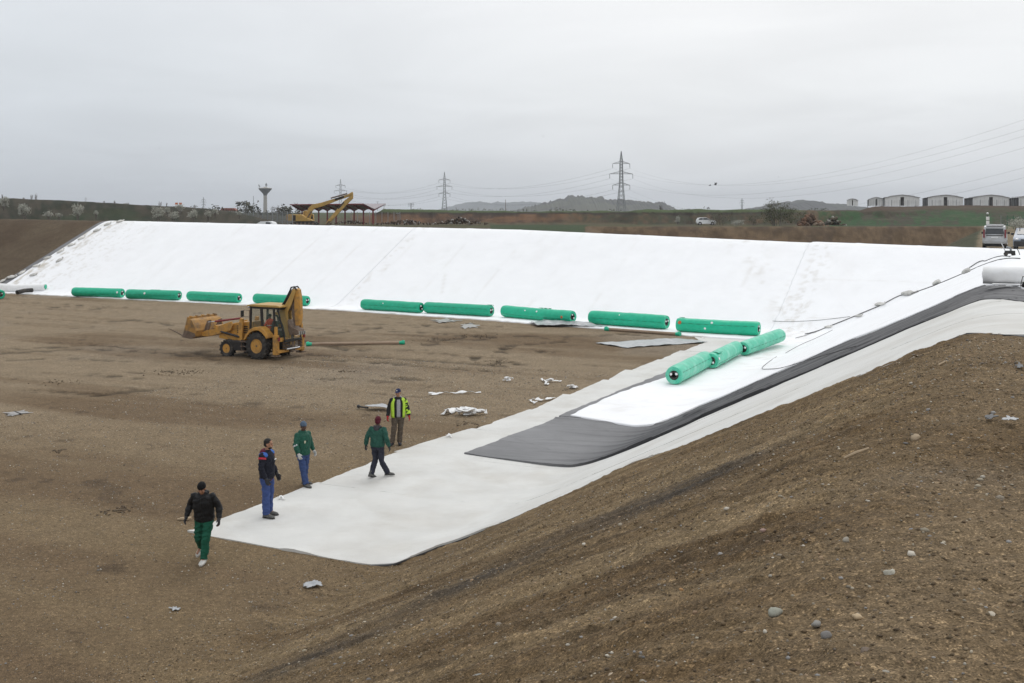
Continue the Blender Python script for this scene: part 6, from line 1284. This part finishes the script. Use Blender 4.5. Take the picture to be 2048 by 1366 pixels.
        q = MB(); q.loft([(fp(-.085, 0, -.088), sd_*.030, up*.012), (fp(-.03, 0, -.089), sd_*.044, up*.012), (fp(.05, 0, -.090), sd_*.046, up*.012), (fp(.12, 0, -.091), sd_*.052, up*.012), (fp(.19, 0, -.090), sd_*.036, up*.011), (fp(.205, 0, -.088), sd_*.02, up*.009)], 12); q.build('sole', C.get('sole', M['dark']), so_, smooth=40)
    # jacket with sleeves, one surface
    j = MB(); hem = C.get('hem', .86); jw = C.get('jacket_w', 1.0); hy = hip.y; cy_ = chest.y
    j.loft([((0, hy, hem), (.185*jw, 0, 0), (0, .138*jw, 0)), ((0, hy, hem+.05), (.197*jw, 0, 0), (0, .150*jw, 0)), ((0, (hy+cy_)/2, 1.08), (.196*jw, 0, 0), (0, .150*jw, 0)), ((0, cy_, 1.26), (.208*jw, 0, 0), (0, .152*jw, 0)), ((0, nk.y, 1.38), (.195*jw, 0, 0), (0, .122*jw, 0)), ((0, nk.y, 1.445), (.115, 0, 0), (0, .085, 0)), ((0, nk.y+.005, 1.49), (.078, 0, 0), (0, .074, 0))], 22)
    for s in (-1, 1):
        cf = wr[s].lerp(el[s], .10); limb(j, [nk+V((s*.07, 0, -.09)), sh[s]+V((0, 0, -.012)), sh[s].lerp(el[s], .5), el[s], el[s].lerp(wr[s], .5), cf], [.072, .074*jw, .070*jw, .064*jw, .058*jw, .050], 14)
    J = solidify(j, 'jacket', C['jacket'], root, .011, 9, .013, int(abs(loc[1]*7)), 6)
    hemb = MB(); hemb.loft([((0, hy, hem-.02), (.168*jw, 0, 0), (0, .124*jw, 0)), ((0, hy, hem+.03), (.182*jw, 0, 0), (0, .136*jw, 0))], 22); hemb.build('hem_band', C.get('hemcol', C['jacket']), J, smooth=40)
    zp = MB()
    if C.get('zip', True): pts = [(0, hy+.138*jw+.008, hem+.03), (0, (hy+cy_)/2+.150*jw+.004, 1.08), (0, cy_+.152*jw+.004, 1.26), (0, nk.y+.122*jw+.004, 1.38)]; zp.tube(pts, .006, 5); zp.build('zip', M['blackpaint'], J)
    for s in (-1, 1):
        c_ = MB(); cf = wr[s].lerp(el[s], .02); d = (wr[s]-el[s]).normalized(); c_.tube([cf-d*.06, cf], [.047, .038], 12); c_.build('cuff', C.get('cuffcol', M['blackpaint']), J, smooth=40)
        g_ = MB(); hand_shape(g_, wr[s], wr[s]-el[s], s, 1.30, V((-s, 0, 0)), P.get('curl', .55)); g_.tube([wr[s]-d*.045, wr[s]+d*.01], [.038, .034], 12); solidify(g_, 'glove', C['glove'], root, .0058, 2)
    if C.get('hood'):
        q = MB(); 
        for k in range(9): a = math.pi*(.02+.96*k/8); q.ball((math.cos(a)*.088, nk.y-.015-math.sin(a)*.085, 1.465+.012*math.sin(a)), .040, .040, .038, 8)
        if C.get('hood_down', True): q.ball((0, nk.y-.115, 1.42), .085, .05, .075, 10)
        solidify(q, 'hood', C['hood'], root, .011, 4, .006, 5)
    hk = C.get('hat')
    if hk == 'beanie':
        q = MB(); q.ball(h(0, -.010, .062), .086, .105, .088, 16, HR); q.loft([(h(0, -.006, .022), HR @ V((.088, 0, 0)), HR @ V((0, .105, 0))), (h(0, -.008, .07), HR @ V((.090, 0, 0)), HR @ V((0, .107, 0)))], 20); solidify(q, 'beanie', C['hatcol'], root, .009, 3, .003, 9, 14)
        if C.get('back_low'): q = MB(); q.ball(h(0, -.035, .0), .086, .088, .09, 14, HR); solidify(q, 'beanie_back', C['hatcol'], root, .010, 3)
    elif hk == 'cap':
        q = MB(); q.ball(h(0, -.008, .062), .085, .104, .080, 16, HR); q.loft([(h(0, -.006, .040), HR @ V((.086, 0, 0)), HR @ V((0, .103, 0))), (h(0, -.006, .07), HR @ V((.087, 0, 0)), HR @ V((0, .104, 0)))], 20); cp = solidify(q, 'cap', C['hatcol'], root, .009, 3)
        q = MB(); q.ball(h(0, .115, .040), .070, .075, .010, 14, HR @ Matrix.Rotation(-.18, 3, 'X')); q.build('peak', C['hatcol'], cp, smooth=60)
        q = MB(); q.ball(h(.02, .094, .080), .022, .006, .014, 8, HR); q.build('cap_badge', M['white'], cp, smooth=60)
    else:
        q = MB(); q.ball(h(0, -.016, .048), .080, .096, .088, 14, HR); q.ball(h(0, -.04, .0), .076, .070, .07, 12, HR); solidify(q, 'hair', M['hair'], root, .008, 2, .003, 4, 20)
    if C.get('beard'):
        q = MB(); q.ball(h(0, .030, -.075), .056, .056, .042, 12, HR); q.build('beard', M['hair'], root, smooth=60)
    for nm, f_ in C.get('extra', []): f_(nm, root, J, dict(sh=sh, el=el, wr=wr, nk=nk, chest=chest, hip=hip, jw=jw, h=h, HR=HR, hem=hem))
    return root
cl = cloth
def strip_patch(s, t0, t1, m_, rr=1.10):
    def f(nm, root, J, B):
        a = B['sh'][s].lerp(B['el'][s], t0); b_ = B['sh'][s].lerp(B['el'][s], t1); q = MB(); r = .082*B['jw']*rr; q.tube([a, b_], [r*(.96-.2*t0), r*(.96-.2*t1)], 16, cap=False); q.build(nm, m_, J, smooth=60)
    return f
def fore_band(s, t0, t1, m_):
    def f(nm, root, J, B):
        a = B['el'][s].lerp(B['wr'][s], t0); b_ = B['el'][s].lerp(B['wr'][s], t1); q = MB(); q.tube([a, b_], [.070*B['jw'], .067*B['jw']], 16, cap=False); q.build(nm, m_, J, smooth=60)
    return f
def yoke(s, m_, dz=0.0, k=1.0, x0=.16):
    def f(nm, root, J, B):
        q = MB(); c_ = B['sh'][s]+Vector((-s*(.195-x0), 0, .0-dz)); q.ball(c_, .092*k, .108*k, .070*k, 14); q.build(nm, m_, J, smooth=60)
    return f
def badge(x, z, w, hh, m_, y=.158):
    def f(nm, root, J, B):
        q = MB(); q.box(x-w/2, x+w/2, B['chest'].y+y*B['jw']-.012, B['chest'].y+y*B['jw'], z-hh/2, z+hh/2); q.build(nm, m_, J, bevel=.004)
    return f
def shell(a0, a1, z0, z1, m_, grow=.012):
    def f(nm, root, J, B):
        jw = B['jw']; vs, fs = [], []; Z = np.linspace(z0, z1, 9); A_ = np.linspace(a0, a1, 18)
        for z in Z:
            rx = np.interp(z, [.8, .92, 1.08, 1.26, 1.38, 1.445], [.190, .197, .198, .210, .19, .125])*jw+grow; ry = np.interp(z, [.8, .92, 1.08, 1.26, 1.38, 1.445], [.142, .150, .152, .154, .126, .092])*jw+grow; cy_ = float(np.interp(z, [.9, 1.24, 1.46], [B['hip'].y, B['chest'].y, B['nk'].y]))
            for a in A_: vs.append((rx*math.sin(a), cy_+ry*math.cos(a), z))
        n = len(A_); fs = [(i*n+k, i*n+k+1, (i+1)*n+k+1, (i+1)*n+k) for i in range(len(Z)-1) for k in range(n-1)]; q = MB(); q.add(vs, fs); o = q.build(nm, m_, root, smooth=60); sm = o.modifiers.new('t', 'SOLIDIFY'); sm.thickness = .01
        return o
    return f
def stand(px, py): p = hit(px, py); return (p.x, p.y, p.z+.02)
# 1 walking towards the camera, looking down
x, y, z = stand(409, 1121)
person((x, y, z), math.radians(176), 1.0, 'man in black jacket, black beanie and green trousers walking towards the camera',
    dict(lean=.22, hip=(0, 0, .90), pitch=-.36, head=(0, .17, 1.575), neck=(0, .085, 1.45), el={1: (.33, -.05, 1.16), -1: (-.33, .02, 1.14)}, wr={1: (.37, .09, .93), -1: (-.37, .15, .92)},
         kn={-1: (-.09, .17, .50), 1: (.13, .02, .47)}, an={-1: (-.07, .24, .10), 1: (.19, -.33, .20)}, foot={-1: (.05, .0), 1: (-.35, .65)}),
    dict(trousers=cl('green_trousers', (.014, .095, .058)), jacket=cl('black_jacket', (.014, .014, .015), .6), shoe=M['white'] if False else cl('white_boot', (.52, .51, .48), .7), sole=cl('pale_sole', (.45, .43, .38)), glove=cl('dark_glove', (.045, .045, .048)), hat='beanie', hatcol=cl('black_knit', (.010, .010, .011)), hood=cl('black_jacket', ()), hem=.85, jacket_w=1.12, leg_w=1.08, shoe_k=1.22))
# 2 profile, facing right
x, y, z = stand(534, 1034)
person((x, y, z), math.radians(-104), 1.10, 'tall bareheaded man in dark jacket with blue and red shoulders, facing right',
    dict(el={1: (.29, .00, 1.12), -1: (-.28, -.03, 1.12)}, wr={1: (.30, .13, .90), -1: (-.31, .09, .88)}, kn={1: (.10, .03, .50), -1: (-.11, .02, .50)}, an={1: (.11, .04, .095), -1: (-.13, -.01, .095)}, foot={1: (-.15, 0), -1: (.12, 0)}, yaw=.1, head=(0, .035, 1.615)),
    dict(trousers=cl('blue_work_trousers', (.050, .080, .215)), jacket=cl('navy_black_jacket', (.016, .017, .026)), shoe=cl('grey_shoe', (.11, .11, .105)), glove=cl('dark_glove', ()), hood=cl('burgundy_hood', (.13, .022, .04)), hemcol=cl('burgundy_hood', ()), beard=True, hem=.84, jacket_w=1.05,
         extra=[('blue_shoulder', yoke(-1, cl('blue_patch', (.06, .15, .46)))), ('blue_shoulder', yoke(1, cl('blue_patch', ()))), ('red_stripe', strip_patch(-1, .16, .30, cl('red_patch', (.50, .04, .06)))), ('red_stripe', strip_patch(1, .16, .30, cl('red_patch', ()))), ('chest_logo', badge(-.09, 1.27, .09, .022, M['white']))]))
# 3 green jacket facing right
x, y, z = stand(606, 972)
person((x, y, z), math.radians(-128), 1.0, 'man in green jacket with blue-grey beanie, white gloves and jeans, standing at the cloth edge',
    dict(el={1: (.31, .06, 1.14), -1: (-.30, -.06, 1.13)}, wr={1: (.33, .20, .93), -1: (-.34, .06, .90)}, kn={1: (.09, .10, .50), -1: (-.10, -.02, .49)}, an={1: (.07, .20, .10), -1: (-.14, -.09, .095)}, foot={1: (.0, .05), -1: (.5, 0)}, yaw=-.35, pitch=-.05),
    dict(trousers=cl('blue_jeans', (.042, .068, .165)), jacket=cl('green_jacket', (.014, .078, .052), .65), shoe=cl('grey_shoe', ()), glove=cl('white_glove', (.55, .55, .53)), hat='beanie', hatcol=cl('blue_grey_knit', (.085, .12, .17)), hood=cl('green_jacket', ()), hem=.86, jacket_w=1.12, leg_w=1.05,
         extra=[('reflective_band', fore_band(1, -.05, .12, cl('reflective_tape', (.52, .54, .55), .4))), ('reflective_band', fore_band(-1, -.05, .12, cl('reflective_tape', ()))), ('name_badge', badge(.08, 1.22, .05, .07, cl('pale_badge', (.5, .48, .35))))]), skin='skin2')
# 4 seen from behind, walking away
x, y, z = stand(755, 955)
person((x, y, z), math.radians(-14), .97, 'man seen from behind in green jacket and burgundy beanie, walking on the pale cloth',
    dict(lean=.05, el={1: (.31, -.08, 1.13), -1: (-.32, -.02, 1.13)}, wr={1: (.35, .02, .89), -1: (-.37, .03, .90)}, kn={-1: (-.08, .06, .49), 1: (.13, -.02, .48)}, an={-1: (-.15, -.10, .11), 1: (.24, .18, .115)}, foot={-1: (-.5, .3), 1: (-1.1, 0)}, pitch=-.05),
    dict(trousers=cl('slate_trousers', (.032, .034, .048)), jacket=cl('faded_green_jacket', (.024, .082, .062)), shoe=cl('grey_shoe', ()), glove=cl('dark_glove', ()), hat='beanie', hatcol=cl('burgundy_knit', (.085, .012, .022)), back_low=True, hood=cl('grey_hood', (.055, .052, .058)), hem=.90, jacket_w=1.10, hemcol=cl('faded_green_jacket', ())), skin='skin2')
# 5 yellow vest
x, y, z = stand(796, 890)
Ye = cl('yellow_hi_vis', (.45, .68, .07), .6, .1)
person((x, y, z), math.radians(192), 1.03, 'man in open yellow vest, navy cap and red gloves, facing the camera',
    dict(el={1: (.29, -.02, 1.14), -1: (-.29, -.02, 1.13)}, wr={1: (.33, .08, .90), -1: (-.34, .05, .89)}, kn={1: (.13, .03, .50), -1: (-.08, .0, .50)}, an={1: (.19, .05, .095), -1: (-.05, -.02, .095)}, foot={1: (-.45, 0), -1: (.0, 0)}, yaw=-.35),
    dict(trousers=cl('brown_grey_trousers', (.10, .08, .062)), jacket=cl('black_jacket', ()), shoe=cl('dark_shoe', (.035, .037, .042)), glove=cl('red_glove', (.36, .025, .03)), hat='cap', hatcol=cl('navy_cap', (.022, .028, .075)), hood=cl('grey_hoodie', (.30, .30, .32)), hem=.87, jacket_w=1.04, zip=False,
         extra=[('hoodie_front', shell(-.26, .26, .88, 1.42, cl('grey_hoodie', ()), .010)), ('vest', shell(.62, 2*math.pi-.62, .86, 1.43, Ye, .016)), ('vest_shoulder', yoke(-1, Ye, 0, .98)), ('vest_shoulder', yoke(1, Ye, -.005, .80, .12)), ('vest_sleeve', strip_patch(-1, .1, 1.05, Ye, 1.10)), ('vest_cuff', fore_band(-1, -.1, .75, Ye))]))
# driver in the cab
c_, s_ = math.cos(LPOS[2]), math.sin(LPOS[2]); lx, ly = 0.0, 0.05
person((LPOS[0]+lx*c_-ly*s_, LPOS[1]+lx*s_+ly*c_, gzf(LPOS[0], LPOS[1])+.62), LPOS[2]-math.pi/2, .92, 'driver in orange vest sitting inside the yellow loader cab',
    dict(hip=(0, 0, .92), el={1: (.28, .12, 1.15), -1: (-.28, .12, 1.15)}, wr={1: (.20, .36, 1.12), -1: (-.20, .36, 1.12)}, kn={1: (.13, .42, .93), -1: (-.13, .42, .93)}, an={1: (.13, .48, .53), -1: (-.13, .48, .53)}),
    dict(trousers=cl('slate_trousers', ()), jacket=cl('orange_hi_vis', (.78, .09, .035), .6), shoe=cl('dark_shoe', ()), glove=cl('dark_glove', ()), hat='beanie', hatcol=cl('black_knit', ()), hem=.90, extra=[('reflective_band', shell(0, 2*math.pi, 1.10, 1.14, cl('reflective_tape', ()), .014))]), skin='skin2')
# ------------------------------------------------------------------ the damp spring air that pales the far hills
hz = bpy.data.materials.new('haze'); hz.use_nodes = True; t = hz.node_tree; t.nodes.clear(); o_ = N(t, 'ShaderNodeOutputMaterial'); v_ = N(t, 'ShaderNodeVolumePrincipled'); v_.inputs['Color'].default_value = (.90, .94, 1.0, 1); v_.inputs['Density'].default_value = 0.00015; t.links.new(v_.outputs[0], o_.inputs['Volume'])
mb = MB(); mb.box(-8000, 8000, -3000, 8000, -9, 150); hb_ = mb.build('haze', hz); tag(hb_, 'thin pale haze over the whole plain', 'haze', kind='stuff')
